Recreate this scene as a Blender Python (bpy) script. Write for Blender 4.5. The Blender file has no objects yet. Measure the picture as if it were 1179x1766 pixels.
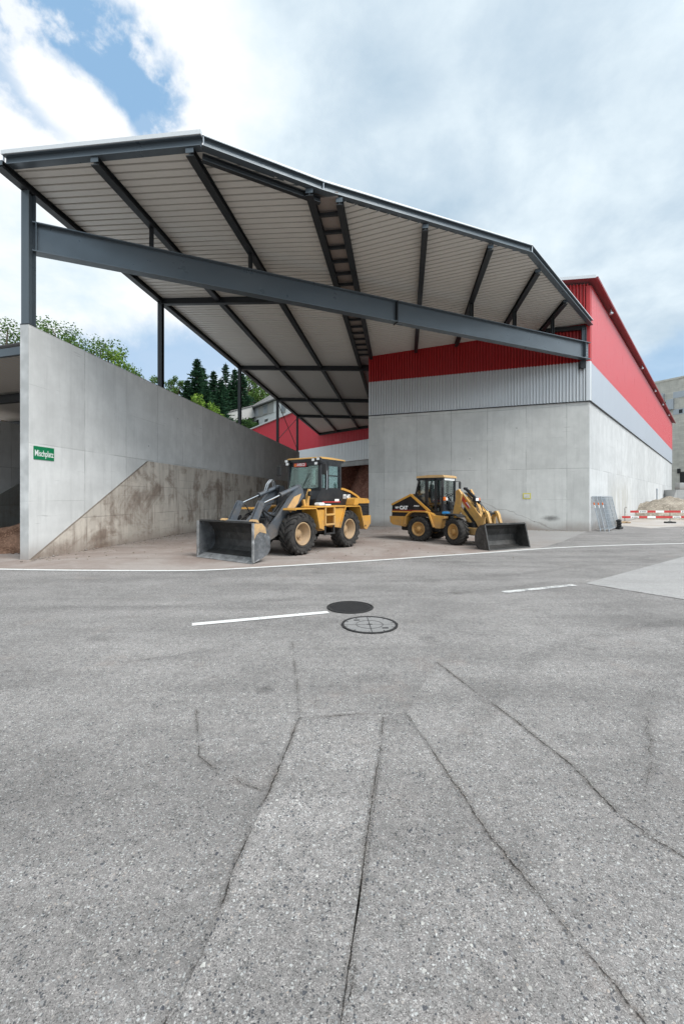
import bpy, math, random
from mathutils import Vector, Matrix, noise
random.seed(7)
R = math.radians
scn = bpy.context.scene
col = scn.collection
F, CX, HZ, CAMH = 730.0, 589.5, 857.0, 1.7      # lens measured on the photograph (pixels of 1179x1766)

def at(u, v, z=0.0):
    """world point of the photograph's pixel that lies at height z"""
    Y = (CAMH - z) * F / (v - HZ)
    return Vector(((u - CX) / F * Y, Y, z))

# ---------------------------------------------------------------- object helpers
def tag(o, label=None, cat=None, group=None, kind=None):
    if label: o['label'] = label
    if cat: o['category'] = cat
    if group: o['group'] = group
    if kind: o['kind'] = kind
    return o

def empty(name, loc=(0, 0, 0), rz=0.0, label=None, cat=None, group=None):
    o = bpy.data.objects.new(name, None)
    o.empty_display_size = .3
    o.location = loc
    o.rotation_euler = (0, 0, rz)
    col.objects.link(o)
    return tag(o, label, cat, group)

class MB:
    """collects shapes and links them as one mesh object"""
    def __init__(s, M=None):
        s.v, s.f, s.mi, s.sm, s.uv = [], [], [], [], []
        s.M = M
    def add(s, vs, fs, mi=0, smooth=False):
        b = len(s.v)
        s.v += [Vector(p) for p in vs]
        for f in fs:
            s.f.append([b + i for i in f]); s.mi.append(mi); s.sm.append(smooth)
    def box(s, x0, x1, y0, y1, z0, z1, mi=0):
        s.add([(x0,y0,z0),(x1,y0,z0),(x1,y1,z0),(x0,y1,z0),(x0,y0,z1),(x1,y0,z1),(x1,y1,z1),(x0,y1,z1)],
              [(3,2,1,0),(4,5,6,7),(0,1,5,4),(1,2,6,5),(2,3,7,6),(3,0,4,7)], mi)
    def cbox(s, x0, x1, y0, y1, z0, z1, b=.02, mi=0):
        """box with its vertical and horizontal edges chamfered"""
        b = min(b, (x1-x0)*.45, (y1-y0)*.45, (z1-z0)*.45)
        rings = []
        for z, k in ((z0, b), (z0+b, 0), (z1-b, 0), (z1, b)):
            q = [(x0+b,y0),(x1-b,y0),(x1,y0+b),(x1,y1-b),(x1-b,y1),(x0+b,y1),(x0,y1-b),(x0,y0+b)]
            cx, cy = (x0+x1)/2, (y0+y1)/2
            fx, fy = 1-2*k/(x1-x0), 1-2*k/(y1-y0)
            rings.append([(cx+(x-cx)*fx, cy+(y-cy)*fy, z) for x, y in q])
        vs = [p for r in rings for p in r]
        fs = [tuple(range(7,-1,-1)), tuple(range(24,32))]
        for r in range(3):
            for i in range(8):
                j = (i+1) % 8
                fs.append((r*8+i, r*8+j, r*8+8+j, r*8+8+i))
        s.add(vs, fs, mi)
    def obox(s, p0, p1, w, h, up=(0,0,1), mi=0, ext=0.0):
        """box along p0-p1 (centre line), w sideways, h along up"""
        p0, p1 = Vector(p0), Vector(p1)
        d = (p1-p0).normalized()
        p0, p1 = p0-d*ext, p1+d*ext
        sd = d.cross(Vector(up)).normalized(); u = sd.cross(d).normalized()
        vs = []
        for p in (p0, p1):
            for a, b in ((-1,-1),(1,-1),(1,1),(-1,1)):
                vs.append(p + sd*(a*w/2) + u*(b*h/2))
        s.add(vs, [(0,1,2,3),(7,6,5,4),(4,5,1,0),(5,6,2,1),(6,7,3,2),(7,4,0,3)], mi)
    def ibeam(s, p0, p1, h, w, tf=.02, tw=.014, up=(0,0,1), mi=0):
        """I section along p0-p1; the points are the centre line"""
        p0, p1, u = Vector(p0), Vector(p1), Vector(up)
        d = (p1-p0).normalized(); sd = d.cross(u).normalized(); u = sd.cross(d).normalized()
        s.obox(p0+u*(h/2-tf/2), p1+u*(h/2-tf/2), w, tf, u, mi)
        s.obox(p0-u*(h/2-tf/2), p1-u*(h/2-tf/2), w, tf, u, mi)
        s.obox(p0, p1, tw, h-2*tf, u, mi)
    def prism(s, poly, y0, y1, mi=0, axis='y', flip=False):
        """polygon in (x,z) extruded along y (axis 'y'), or (x,y) along z (axis 'z')"""
        n = len(poly)
        if axis == 'y':
            vs = [(x,y0,z) for x,z in poly] + [(x,y1,z) for x,z in poly]
        else:
            vs = [(x,y,y0) for x,y in poly] + [(x,y,y1) for x,y in poly]
        fs = [tuple(range(n)), tuple(range(2*n-1, n-1, -1))]
        for i in range(n):
            j = (i+1) % n
            fs.append((j, i, n+i, n+j))
        s.add(vs, fs, mi)
    def shell(s, prof, t, y0, y1, mi=0, smooth=False):
        """open profile in (x,z) given a thickness t and extruded along y"""
        n = len(prof); inn = []
        for i in range(n):
            a = Vector(prof[max(i-1,0)]); b = Vector(prof[min(i+1,n-1)])
            d = (b-a).normalized()
            inn.append((prof[i][0]-d.y*t, prof[i][1]+d.x*t))
        for i in range(n-1):
            q = [prof[i], prof[i+1], inn[i+1], inn[i]]
            vs = [(x,y0,z) for x,z in q] + [(x,y1,z) for x,z in q]
            fs = [(0,1,5,4),(2,3,7,6),(0,3,2,1),(4,5,6,7)]
            if i == 0: fs.append((3,0,4,7))
            if i == n-2: fs.append((1,2,6,5))
            s.add(vs, fs, mi, smooth)
    def tube(s, pts, r, n=8, mi=0, caps=True, smooth=True):
        pts = [Vector(p) for p in pts]
        rs = r if isinstance(r, (list, tuple)) else [r]*len(pts)
        ref = None; vs = []
        for i, p in enumerate(pts):
            d = (pts[min(i+1,len(pts)-1)] - pts[max(i-1,0)]).normalized()
            if ref is None:
                ref = d.orthogonal().normalized()
            ref = (ref - d*ref.dot(d)).normalized()
            b = d.cross(ref)
            for k in range(n):
                a = 2*math.pi*k/n
                vs.append(p + ref*(math.cos(a)*rs[i]) + b*(math.sin(a)*rs[i]))
        fs = []
        for i in range(len(pts)-1):
            for k in range(n):
                j = (k+1) % n
                fs.append((i*n+k, i*n+j, i*n+n+j, i*n+n+k))
        s.add(vs, fs, mi, smooth)
        if caps:
            m = len(pts)-1
            s.add(vs[:n], [tuple(range(n-1,-1,-1))], mi)
            s.add(vs[m*n:], [tuple(range(n))], mi)
    def lathe(s, prof, n=32, c=(0,0,0), mi=0, smooth=True):
        """profile of (radius, y) turned round the y axis through c"""
        vs = []
        for r, y in prof:
            for k in range(n):
                a = 2*math.pi*k/n
                vs.append((c[0]+r*math.cos(a), c[1]+y, c[2]+r*math.sin(a)))
        fs = []
        for i in range(len(prof)-1):
            for k in range(n):
                j = (k+1) % n
                fs.append((i*n+k, i*n+j, i*n+n+j, i*n+n+k))
        s.add(vs, fs, mi, smooth)
    def disc(s, c, r, y, n=24, mi=0, flip=False):
        vs = [(c[0]+r*math.cos(2*math.pi*k/n), c[1]+y, c[2]+r*math.sin(2*math.pi*k/n)) for k in range(n)]
        s.add(vs, [tuple(range(n)) if flip else tuple(range(n-1,-1,-1))], mi)
    def build(s, name, mats, parent=None, loc=None, rz=None):
        me = bpy.data.meshes.new(name)
        vs = [s.M @ v for v in s.v] if s.M is not None else s.v
        me.from_pydata([tuple(v) for v in vs], [], s.f)
        if not isinstance(mats, (list, tuple)): mats = [mats]
        for m in mats: me.materials.append(m)
        me.polygons.foreach_set('material_index', s.mi)
        me.polygons.foreach_set('use_smooth', s.sm)
        if s.uv:
            lay = me.uv_layers.new(name='across')
            for lp in me.loops: lay.data[lp.index].uv = s.uv[lp.vertex_index]
        me.update()
        o = bpy.data.objects.new(name, me)
        col.objects.link(o)
        if parent: o.parent = parent
        if loc is not None: o.location = loc
        if rz is not None: o.rotation_euler = (0, 0, rz)
        return o

def text(name, body, size, mat, parent, M, bold=0.0, align='CENTER', ext=.002, squash=1.0, fit=None):
    cu = bpy.data.curves.new(name, 'FONT')
    cu.body = body; cu.size = size; cu.extrude = ext; cu.offset = bold
    cu.align_x = align; cu.align_y = 'CENTER'
    t = bpy.data.objects.new(name, cu); col.objects.link(t)
    dg = bpy.context.evaluated_depsgraph_get()
    me = bpy.data.meshes.new_from_object(t.evaluated_get(dg))
    bpy.data.objects.remove(t)
    if fit:
        xs = [v.co.x for v in me.vertices]; squash = fit/(max(xs)-min(xs))
    for v in me.vertices:
        v.co = M @ Vector((v.co.x*squash, v.co.y, v.co.z))
    me.materials.clear(); me.materials.append(mat)
    o = bpy.data.objects.new(name, me); col.objects.link(o)
    if parent: o.parent = parent
    return o

def face_matrix(origin, right, up):
    r, u = Vector(right).normalized(), Vector(up).normalized()
    n = r.cross(u)
    return Matrix(((r.x,u.x,n.x,origin[0]),(r.y,u.y,n.y,origin[1]),(r.z,u.z,n.z,origin[2]),(0,0,0,1)))

# ---------------------------------------------------------------- material helpers
class NT:
    def __init__(s, name):
        s.m = bpy.data.materials.new(name); s.m.use_nodes = True
        s.t = s.m.node_tree; s.n = s.t.nodes; s.l = s.t.links
        s.b = s.n['Principled BSDF']
        s.tc = s.n.new('ShaderNodeTexCoord')
        s.out = s.n['Material Output']
    def new(s, k, **kw):
        n = s.n.new(k)
        for a, b in kw.items(): setattr(n, a, b)
        return n
    def link(s, a, b): s.l.new(a, b)
    def val(s, sock, x):
        if isinstance(x, (int, float)): sock.default_value = x
        elif isinstance(x, (tuple, list)):
            sock.default_value = tuple(x) if len(x) != 3 or len(sock.default_value) == 3 else (*x, 1)
        else: s.link(x, sock)
    def math(s, op, a, b=0.0, c=None, clamp=False):
        n = s.new('ShaderNodeMath', operation=op, use_clamp=clamp)
        s.val(n.inputs[0], a); s.val(n.inputs[1], b)
        if c is not None: s.val(n.inputs[2], c)
        return n.outputs[0]
    def mix(s, f, a, b, mode='MIX'):
        n = s.new('ShaderNodeMix', data_type='RGBA', blend_type=mode)
        s.val(n.inputs[0], f); s.val(n.inputs[6], a); s.val(n.inputs[7], b)
        return n.outputs[2]
    def xyz(s, vec=None):
        n = s.new('ShaderNodeSeparateXYZ'); s.link(vec or s.tc.outputs['Object'], n.inputs[0])
        return n.outputs
    def comb(s, x, y, z):
        n = s.new('ShaderNodeCombineXYZ')
        for i, q in enumerate((x, y, z)): s.val(n.inputs[i], q)
        return n.outputs[0]
    def map(s, scale=(1,1,1), loc=(0,0,0), vec=None, rot=(0,0,0)):
        n = s.new('ShaderNodeMapping')
        s.link(vec or s.tc.outputs['Object'], n.inputs[0])
        n.inputs['Location'].default_value = loc; n.inputs['Scale'].default_value = scale
        n.inputs['Rotation'].default_value = rot
        return n.outputs[0]
    def noise(s, scale, detail=4, rough=.55, vec=None, dist=0.0, out=0):
        n = s.new('ShaderNodeTexNoise')
        n.inputs['Scale'].default_value = scale; n.inputs['Detail'].default_value = detail
        n.inputs['Roughness'].default_value = rough; n.inputs['Distortion'].default_value = dist
        s.link(vec or s.tc.outputs['Object'], n.inputs['Vector'])
        return n.outputs[out]
    def voro(s, scale, vec=None, feature='F1', rnd=1.0):
        n = s.new('ShaderNodeTexVoronoi', feature=feature)
        n.inputs['Scale'].default_value = scale; n.inputs['Randomness'].default_value = rnd
        s.link(vec or s.tc.outputs['Object'], n.inputs['Vector'])
        return n.outputs
    def ramp(s, f, stops, interp='LINEAR'):
        n = s.new('ShaderNodeValToRGB'); r = n.color_ramp; r.interpolation = interp
        while len(r.elements) < len(stops): r.elements.new(.5)
        for e, (p, c) in zip(r.elements, stops):
            e.position = p
            e.color = (c, c, c, 1) if isinstance(c, (int, float)) else (*c, 1)
        s.val(n.inputs[0], f)
        return n.outputs[0]
    def step(s, x, lo, hi):
        n = s.new('ShaderNodeMapRange', interpolation_type='SMOOTHSTEP')
        s.val(n.inputs[0], x); s.val(n.inputs[1], lo); s.val(n.inputs[2], hi)
        return n.outputs[0]
    def bump(s, h, strength=.3, dist=.01, prev=None):
        n = s.new('ShaderNodeBump'); n.inputs['Strength'].default_value = strength
        n.inputs['Distance'].default_value = dist
        s.link(h, n.inputs['Height'])
        if prev is not None: s.link(prev, n.inputs['Normal'])
        return n.outputs[0]
    def set(s, colour=None, rough=None, metal=None, normal=None, spec=None):
        if colour is not None: s.val(s.b.inputs['Base Color'], colour)
        if rough is not None: s.val(s.b.inputs['Roughness'], rough)
        if metal is not None: s.val(s.b.inputs['Metallic'], metal)
        if spec is not None: s.val(s.b.inputs['Specular IOR Level'], spec)
        if normal is not None: s.link(normal, s.b.inputs['Normal'])
        return s.m

def paint(name, c, rough=.45, metal=0.0, wear=.15, scale=6.0, dirt=(.16,.12,.09), amount=.25, spec=.5, mud=0.0):
    """painted or bare metal with uneven tone and a film of dust"""
    t = NT(name)
    a = t.noise(scale, 6, .62); b = t.noise(scale*.35, 3)
    base = t.mix(t.math('MULTIPLY', t.step(a, .35, .75), wear), c, tuple(x*.6 for x in c))
    f = t.math('MULTIPLY', t.step(t.math('ADD', t.math('MULTIPLY', a, .5), t.math('MULTIPLY', b, .5)), .45, .68), amount)
    base = t.mix(f, base, dirt)
    r = t.math('ADD', t.math('MULTIPLY', a, .3), rough-.15)
    if mud:      # dried mud and dust, thickest near the ground, and chipped scratches
        z = t.xyz()[2]; e = t.noise(scale*2.3, 6, .7); s = t.noise(1, 3, .6, t.map((30, 30, 4)))
        k = t.math('ADD', t.step(z, 1.7, .25), t.math('MULTIPLY', t.math('SUBTRACT', e, .5), 1.5))
        k = t.math('MULTIPLY', t.step(k, .30, .95), mud)
        base = t.mix(k, base, t.mix(e, (.13,.095,.072), (.29,.235,.19)))
        ch = t.math('MULTIPLY', t.step(s, .66, .72), t.step(b, .45, .6))
        base = t.mix(t.math('MULTIPLY', ch, .55), base, (.07,.06,.055))
        r = t.math('ADD', r, t.math('MULTIPLY', k, .35))
    return t.set(base, r, metal, t.bump(a, .08, .01), spec)
# ---------------------------------------------------------------- materials
def asphalt(name, tone=1.0, seed=0.0, dark=.5, light=.5, smooth=0.0, brown=0.0):
    t = NT(name)
    P = t.map(loc=(seed*13.7, seed*7.3, seed))
    W = t.noise(38, 3, .6, P, out=1)                      # warps the stones so that they are not round cells
    n = t.new('ShaderNodeVectorMath', operation='MULTIPLY_ADD')
    t.link(W, n.inputs[0]); n.inputs[1].default_value = (.022,.022,.022); t.link(P, n.inputs[2])
    Q = n.outputs[0]
    fine = t.noise(260, 3, .7, P)
    big = t.noise(.55, 5, .6, P); mid = t.noise(3.1, 5, .65, P)
    base = t.ramp(fine, [(.28, (.098,.093,.092)), (.5, (.232,.222,.218)), (.74, (.40,.385,.375))])
    # small grit
    g = t.voro(190, Q)
    gr = t.new('ShaderNodeSeparateColor'); t.link(g['Color'], gr.inputs[0])
    gv = t.ramp(gr.outputs[0], [(0, (.045,.044,.043)), (.22, (.11,.108,.105)), (.24, (.20,.197,.193)), (.62, (.27,.265,.26)), (.80, (.37,.363,.353)), (.97, (.52,.51,.495))], 'LINEAR')
    gm = t.step(g['Distance'], .62, .35)
    base = t.mix(t.math('MULTIPLY', gm, .80), base, gv)
    cl = t.noise(17, 7, .78, P)
    base = t.mix(1.0, base, t.ramp(cl, [(.30, (.70,.69,.675)), (.5, (1.0,.965,.945)), (.70, (1.32,1.27,1.24))]), 'MULTIPLY')
    # stones of one to two centimetres, some dark, some pale, a few reddish
    v = t.voro(82, Q)
    vr = t.new('ShaderNodeSeparateColor'); t.link(v['Color'], vr.inputs[0])
    sel = t.step(vr.outputs[1], .40, .43)
    vm = t.math('MULTIPLY', t.step(v['Distance'], .46, .30), sel)
    szn = t.noise(5.3, 3, .6, P)
    vm = t.math('MULTIPLY', vm, t.step(szn, .28, .50))
    sc = t.ramp(vr.outputs[0], [(0, (.035,.038,.045)), (.26*dark*2, (.085,.09,.10)), (.30*dark*2, (.26,.26,.26)), (.62, (.36,.36,.355)),
                                (.70, (.41,.345,.30)), (.76, (.48,.48,.47)), (1-.04*light, (.50,.49,.47)), (1, (.66,.65,.63))])
    base = t.mix(t.math('MULTIPLY', vm, .9), base, sc)
    v2 = t.voro(36, Q)
    v2r = t.new('ShaderNodeSeparateColor'); t.link(v2['Color'], v2r.inputs[0])
    s2 = t.math('MULTIPLY', t.step(v2r.outputs[1], .90, .91), t.step(v2['Distance'], .33, .25))
    c2 = t.ramp(v2r.outputs[0], [(0, (.04,.045,.06)), (.45*dark*2, (.07,.075,.085)), (.5*dark*2, (.36,.34,.32)), (.8, (.44,.42,.39)), (1, (.62,.60,.56))])
    base = t.mix(t.math('MULTIPLY', s2, .8), base, c2)
    # worn and stained areas
    tone_f = t.math('ADD', t.math('MULTIPLY', big, .7), t.math('MULTIPLY', mid, .45))
    base = t.mix(1.0, base, t.ramp(tone_f, [(.38, .76*tone), (.57, 1.0*tone), (.74, 1.2*tone)]), 'MULTIPLY')
    speck = t.step(t.noise(115, 4, .75, P), .565, .64)
    pits = t.math('MULTIPLY', t.step(t.math('ADD', t.math('MULTIPLY', mid, .7), t.math('MULTIPLY', big, .4)), .50, .68), speck)
    pits = t.math('MAXIMUM', pits, t.math('MULTIPLY', speck, .28))
    base = t.mix(t.math('MULTIPLY', pits, .85), base, (.045,.042,.038))
    lanes = t.noise(1, 5, .6, t.map((.22, 1.5, 1), (2.2, seed, 0), rot=(0, 0, -.12)))
    base = t.mix(1.0, base, t.ramp(lanes, [(.36, .84), (.52, 1.0), (.66, 1.10)]), 'MULTIPLY')
    rust = t.math('MULTIPLY', t.step(t.noise(1.7, 4, .6, t.map(loc=(seed+5, 3, 1))), .60, .74), .3+brown)
    base = t.mix(t.math('MULTIPLY', rust, t.step(fine, .4, .6)), base, (.30,.225,.19))
    if smooth:
        base = t.mix(smooth, base, (.245*tone,.243*tone,.240*tone))
    h = t.math('ADD', t.math('MULTIPLY', fine, .5), t.math('ADD', t.math('MULTIPLY', gm, .35), t.math('MULTIPLY', vm, .5)))
    h = t.math('SUBTRACT', h, t.math('MULTIPLY', pits, 1.2))
    return t.set(base, .9, 0, t.bump(h, .55, .005), .3)

def asphalt_main():
    return asphalt('asphalt', .93, 0, .5, .5)

def concrete(name, base=(.40,.41,.41), jx=1.9, jz=3.1, dirt=0.0, dust=None, streak=.5, kick=False, off=0.0, drip=None):
    """board-marked cast concrete; local x runs along the wall, z up"""
    t = NT(name)
    x, y, z = t.xyz()
    n1 = t.noise(1.1, 6, .62); n2 = t.noise(7, 5, .6)
    sv = t.noise(1.0, 4, .6, t.map((5.5, 5.5, .35)))
    sv2 = t.noise(1.0, 5, .7, t.map((16, 16, .55), (4,4,0)))
    c = t.mix(t.step(n1, .3, .72), tuple(q*.86 for q in base), tuple(q*1.05 for q in base))
    c = t.mix(t.math('MULTIPLY', t.step(sv, .48, .72), .34*streak), c, tuple(q*.55 for q in base))
    c = t.mix(t.math('MULTIPLY', t.step(sv2, .5, .75), .30*streak), c, tuple(q*1.12 for q in base))
    c = t.mix(t.math('MULTIPLY', n2, .28), c, tuple(q*.66 for q in base))
    # each shuttering panel has its own tone, joints between them
    xs = t.math('ADD', x, off)
    wob = t.math('MULTIPLY', t.math('SUBTRACT', n2, .5), .03)
    xw, zw = t.math('ADD', xs, wob), t.math('ADD', z, t.math('MULTIPLY', wob, .6))
    ix, iz = t.math('FLOOR', t.math('DIVIDE', xs, jx)), t.math('FLOOR', t.math('DIVIDE', t.math('ADD', z, .02), jz))
    wn = t.new('ShaderNodeTexWhiteNoise', noise_dimensions='2D')
    t.link(t.comb(ix, iz, 0), wn.inputs['Vector'])
    c = t.mix(1.0, c, t.ramp(wn.outputs['Value'], [(0, .90), (1, 1.06)]), 'MULTIPLY')
    def line(coord, pitch, w):
        m = t.math('FRACT', t.math('DIVIDE', coord, pitch))
        d = t.math('MULTIPLY', t.math('MINIMUM', m, t.math('SUBTRACT', 1, m)), pitch)
        return t.step(d, w, w*.3)
    jv = t.math('MULTIPLY', line(xw, jx, .022), t.step(t.noise(.9, 3), .34, .56))
    jh = t.math('MULTIPLY', line(zw, jz, .020), t.step(t.noise(.8, 3, .5, t.map(loc=(7,3,9))), .38, .55))
    jf = t.math('MULTIPLY', line(zw, jz/3 if kick else jz/2, .010), t.step(t.noise(.6, 2, .5, t.map(loc=(1,8,2))), .47, .62))
    j = t.math('MAXIMUM', jv, t.math('MAXIMUM', jh, t.math('MULTIPLY', jf, .8)))
    c = t.mix(t.math('MULTIPLY', j, .48), c, tuple(q*.33 for q in base))
    # tie holes and short scratches
    tv = t.voro(1.15, t.map((1, .0, 1)), rnd=.55)
    c = t.mix(t.math('MULTIPLY', t.step(tv['Distance'], .04, .025), .7), c, (.07,.07,.07))
    scr = t.noise(1.0, 2, .5, t.map((.8, 1, 14), (2, 0, 5)))
    c = t.mix(t.math('MULTIPLY', t.math('MULTIPLY', t.step(scr, .66, .70), t.step(n1, .5, .6)), .4), c, tuple(q*.4 for q in base))
    # splash zone along the foot
    foot = t.math('MULTIPLY', t.step(t.math('ADD', z, t.math('MULTIPLY', n1, -.9)), .15, -.45), .6)
    c = t.mix(foot, c, (.21,.165,.14))
    if dirt:
        d1 = t.noise(.55, 7, .68, t.map((1, 1, 1.3), (3.1, 0, .4)), .6)
        d2 = t.noise(1.3, 6, .7, t.map((1.2, 1, .7), (9, 2, 4)), .3)
        m = t.step(t.math('ADD', t.math('MULTIPLY', d1, .75), t.math('MULTIPLY', d2, .35)), .515, .68)
        c = t.mix(t.math('MULTIPLY', m, dirt), c, t.ramp(n2, [(.3, (.105,.070,.050)), (.7, (.23,.16,.12))]))
        m2 = t.math('MULTIPLY', t.step(sv, .42, .62), t.step(n1, .42, .6))
        c = t.mix(t.math('MULTIPLY', m2, dirt*.6), c, (.16,.115,.09))
        m3 = t.math('MULTIPLY', t.step(d2, .60, .72), t.step(z, 1.6, .2))
        c = t.mix(t.math('MULTIPLY', m3, .7), c, (.24,.14,.10))
    if dust:   # dust of a heap that once leaned on the wall: (x at its foot, slope, height where it starts)
        x0, x1, z1 = dust
        edge = t.math('MULTIPLY', t.math('DIVIDE', t.math('SUBTRACT', x1, x), x1-x0), z1)
        q = t.math('SUBTRACT', t.math('ADD', edge, t.math('MULTIPLY', t.math('SUBTRACT', n1, .5), .6)), z)
        m = t.math('MULTIPLY', t.step(q, -.05, .7), t.step(x, x0-1.2, x0+.4))
        c = t.mix(t.math('MULTIPLY', m, .72), c, t.mix(n2, (.22,.165,.135), (.32,.26,.22)))
        e = t.math('MULTIPLY', t.step(t.math('ABSOLUTE', q), .035, .01), t.step(x, x0, x0+.5))
        c = t.mix(t.math('MULTIPLY', e, .35), c, (.14,.11,.09))
        bx = t.math('SUBTRACT', x, x1-.55); bz = t.math('SUBTRACT', z, .62)
        rr = t.math('SQRT', t.math('ADD', t.math('MULTIPLY', bx, t.math('MULTIPLY', bx, 1.2)), t.math('MULTIPLY', bz, t.math('MULTIPLY', bz, 9))))
        c = t.mix(t.math('MULTIPLY', t.step(t.math('ADD', rr, t.math('MULTIPLY', n2, .5)), .85, .3), .75), c, (.10,.095,.09))
    if drip:
        a, b = drip
        dm = t.math('MULTIPLY', t.step(t.math('ABSOLUTE', t.math('SUBTRACT', x, a)), b, b*.2), t.step(sv, .38, .6))
        dm = t.math('MULTIPLY', dm, t.step(t.math('ADD', z, t.math('MULTIPLY', n1, 2)), 4.6, 2.4))
        c = t.mix(t.math('MULTIPLY', dm, .55), c, (.33,.30,.235))
    if kick:     # grime settled on the upward ledge
        g = t.new('ShaderNodeNewGeometry'); nz = t.xyz(g.outputs['Normal'])[2]
        c = t.mix(t.math('MULTIPLY', t.step(nz, .25, .4), .85), c, (.12,.095,.075))
    h = t.math('SUBTRACT', t.math('MULTIPLY', n2, .4), j)
    return t.set(c, .85, 0, t.bump(h, .35, .012), .35)

def sheet_metal(name, c, rough=.4, metal=0.0, dirt=.2, fade=.1, spec=.5):
    t = NT(name)
    a = t.noise(.5, 5, .6); s = t.noise(1, 4, .6, t.map((9, 9, .4)))
    q = t.mix(t.math('MULTIPLY', t.step(a, .35, .7), fade), c, tuple(min(1, x*.7+.06) for x in c))
    q = t.mix(t.math('MULTIPLY', t.step(s, .5, .8), dirt), q, tuple(x*.55 for x in c))
    return t.set(q, t.math('ADD', rough-.08, t.math('MULTIPLY', s, .16)), metal, None, spec)

def ground_dust(name, a, b, c, scale=.35, fade=0.0):
    t = NT(name)
    n1 = t.noise(scale, 6, .65, dist=.5); n2 = t.noise(2.4, 6, .7); n3 = t.noise(70, 4, .7)
    tr = t.noise(1, 4, .6, t.map((.12, 1.6, 1), rot=(0,0,.35)))          # wheel tracks
    q = t.mix(t.step(n1, .36, .66), a, b)
    q = t.mix(t.math('MULTIPLY', t.step(n2, .5, .72), .6), q, c)
    q = t.mix(t.math('MULTIPLY', t.step(tr, .52, .7), .4), q, tuple(x*.72 for x in a))
    q = t.mix(1.0, q, t.ramp(n3, [(.25, .78), (.75, 1.18)]), 'MULTIPLY')
    gx = t.xyz()[0]
    q = t.mix(t.math('MULTIPLY', t.step(t.math('ADD', gx, t.math('MULTIPLY', n1, 6)), 6, 13), fade), q, t.mix(n2, (.235,.228,.222), (.315,.308,.30)))
    st = t.voro(30); stc = t.new('ShaderNodeSeparateColor'); t.link(st['Color'], stc.inputs[0])
    q = t.mix(t.math('MULTIPLY', t.math('MULTIPLY', t.step(st['Distance'], .25, .15), t.step(stc.outputs[0], .86, .9)), .6), q, (.45,.42,.40))
    return t.set(q, .92, 0, t.bump(t.math('ADD', n3, n2), .4, .01), .25)

def soil(name, a, b, scale=6):
    t = NT(name)
    n1 = t.noise(scale*.15, 6, .65); n2 = t.noise(scale, 6, .7); v = t.voro(scale*3)
    vc = t.new('ShaderNodeSeparateColor'); t.link(v['Color'], vc.inputs[0])
    q = t.mix(t.step(n1, .35, .68), a, b)
    q = t.mix(t.math('MULTIPLY', n2, .5), q, tuple(x*.5 for x in a))
    q = t.mix(t.math('MULTIPLY', t.step(vc.outputs[0], .6, .9), .45), q, tuple(min(1, x*1.5) for x in b))
    return t.set(q, .95, 0, t.bump(t.math('ADD', n2, t.math('MULTIPLY', v['Distance'], -.7)), .8, .05), .2)

def crack_paint(name, core=.07, crumble=.5, tint=.5, hold=.42):
    """crack drawn on a strip: u runs across; open crumbled groove, loose grit beside it, clear elsewhere"""
    t = NT(name)
    u = t.new('ShaderNodeSeparateXYZ'); t.link(t.tc.outputs['UV'], u.inputs[0])
    n1 = t.noise(16, 5, .7); n2 = t.noise(70, 4, .75); n3 = t.noise(3.2, 3, .55); n4 = t.noise(160, 3, .7)
    d = t.math('ABSOLUTE', t.math('ADD', t.math('SUBTRACT', u.outputs[0], .5), t.math('MULTIPLY', t.math('SUBTRACT', n1, .5), .34)))
    d = t.math('ADD', d, t.math('MULTIPLY', t.math('SUBTRACT', n2, .5), .14))
    w = t.math('MULTIPLY', t.step(n3, hold, hold+.16), t.math('ADD', core*.45, t.math('MULTIPLY', n1, core*1.1)))
    w = t.math('MULTIPLY', w, t.step(t.noise(42, 4, .7), .30, .62))
    c = t.math('LESS_THAN', d, w)
    g = t.math('MULTIPLY', t.step(n4, .56, .60), t.step(d, .34, .05))
    g = t.math('MULTIPLY', g, t.math('MULTIPLY', t.step(n3, hold-.08, hold+.12), crumble))
    sa = t.math('MULTIPLY', t.math('MULTIPLY', t.step(d, .30, .06), t.step(n2, .40, .62)), t.math('MULTIPLY', t.step(n3, hold-.05, hold+.25), tint))
    q = t.mix(t.math('MULTIPLY', sa, 1.0), (.055,.048,.042), (.36,.305,.265))
    q = t.mix(c, q, (.028,.024,.021))
    al = t.math('MAXIMUM', t.math('MULTIPLY', c, .72), t.math('MAXIMUM', g, t.math('MULTIPLY', sa, .6)))
    t.set(q, .95, 0, None, .1)
    t.val(t.b.inputs['Alpha'], al)
    return t.m

def track_paint(name, amount):
    """rubber and oil film on the road, patchy, clear at its rim"""
    t = NT(name)
    u = t.new('ShaderNodeSeparateXYZ'); t.link(t.tc.outputs['UV'], u.inputs[0])
    d = t.math('ABSOLUTE', t.math('SUBTRACT', u.outputs[0], .5))
    n = t.noise(2.2, 5, .65); f = t.noise(90, 3, .7)
    al = t.math('MULTIPLY', t.step(d, .5, .2), t.math('MULTIPLY', t.step(n, .35, .65), t.step(f, .3, .7)))
    t.set((.05,.048,.046), .8, 0, None, .3)
    t.val(t.b.inputs['Alpha'], t.math('MULTIPLY', al, amount))
    return t.m

def line_paint(name, worn):
    t = NT(name)
    n = t.noise(28, 5, .7); m = t.noise(3.2, 4, .6); s = t.noise(120, 2, .6)
    k = t.step(t.math('ADD', t.math('MULTIPLY', n, .6), t.math('ADD', t.math('MULTIPLY', m, .45), t.math('MULTIPLY', s, .25))), worn, worn+.10)
    q = t.mix(k, t.mix(m, (.52,.51,.49), (.78,.77,.75)), (.235,.232,.228))
    return t.set(q, .8, 0, t.bump(n, .3, .004), .3)

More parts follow.
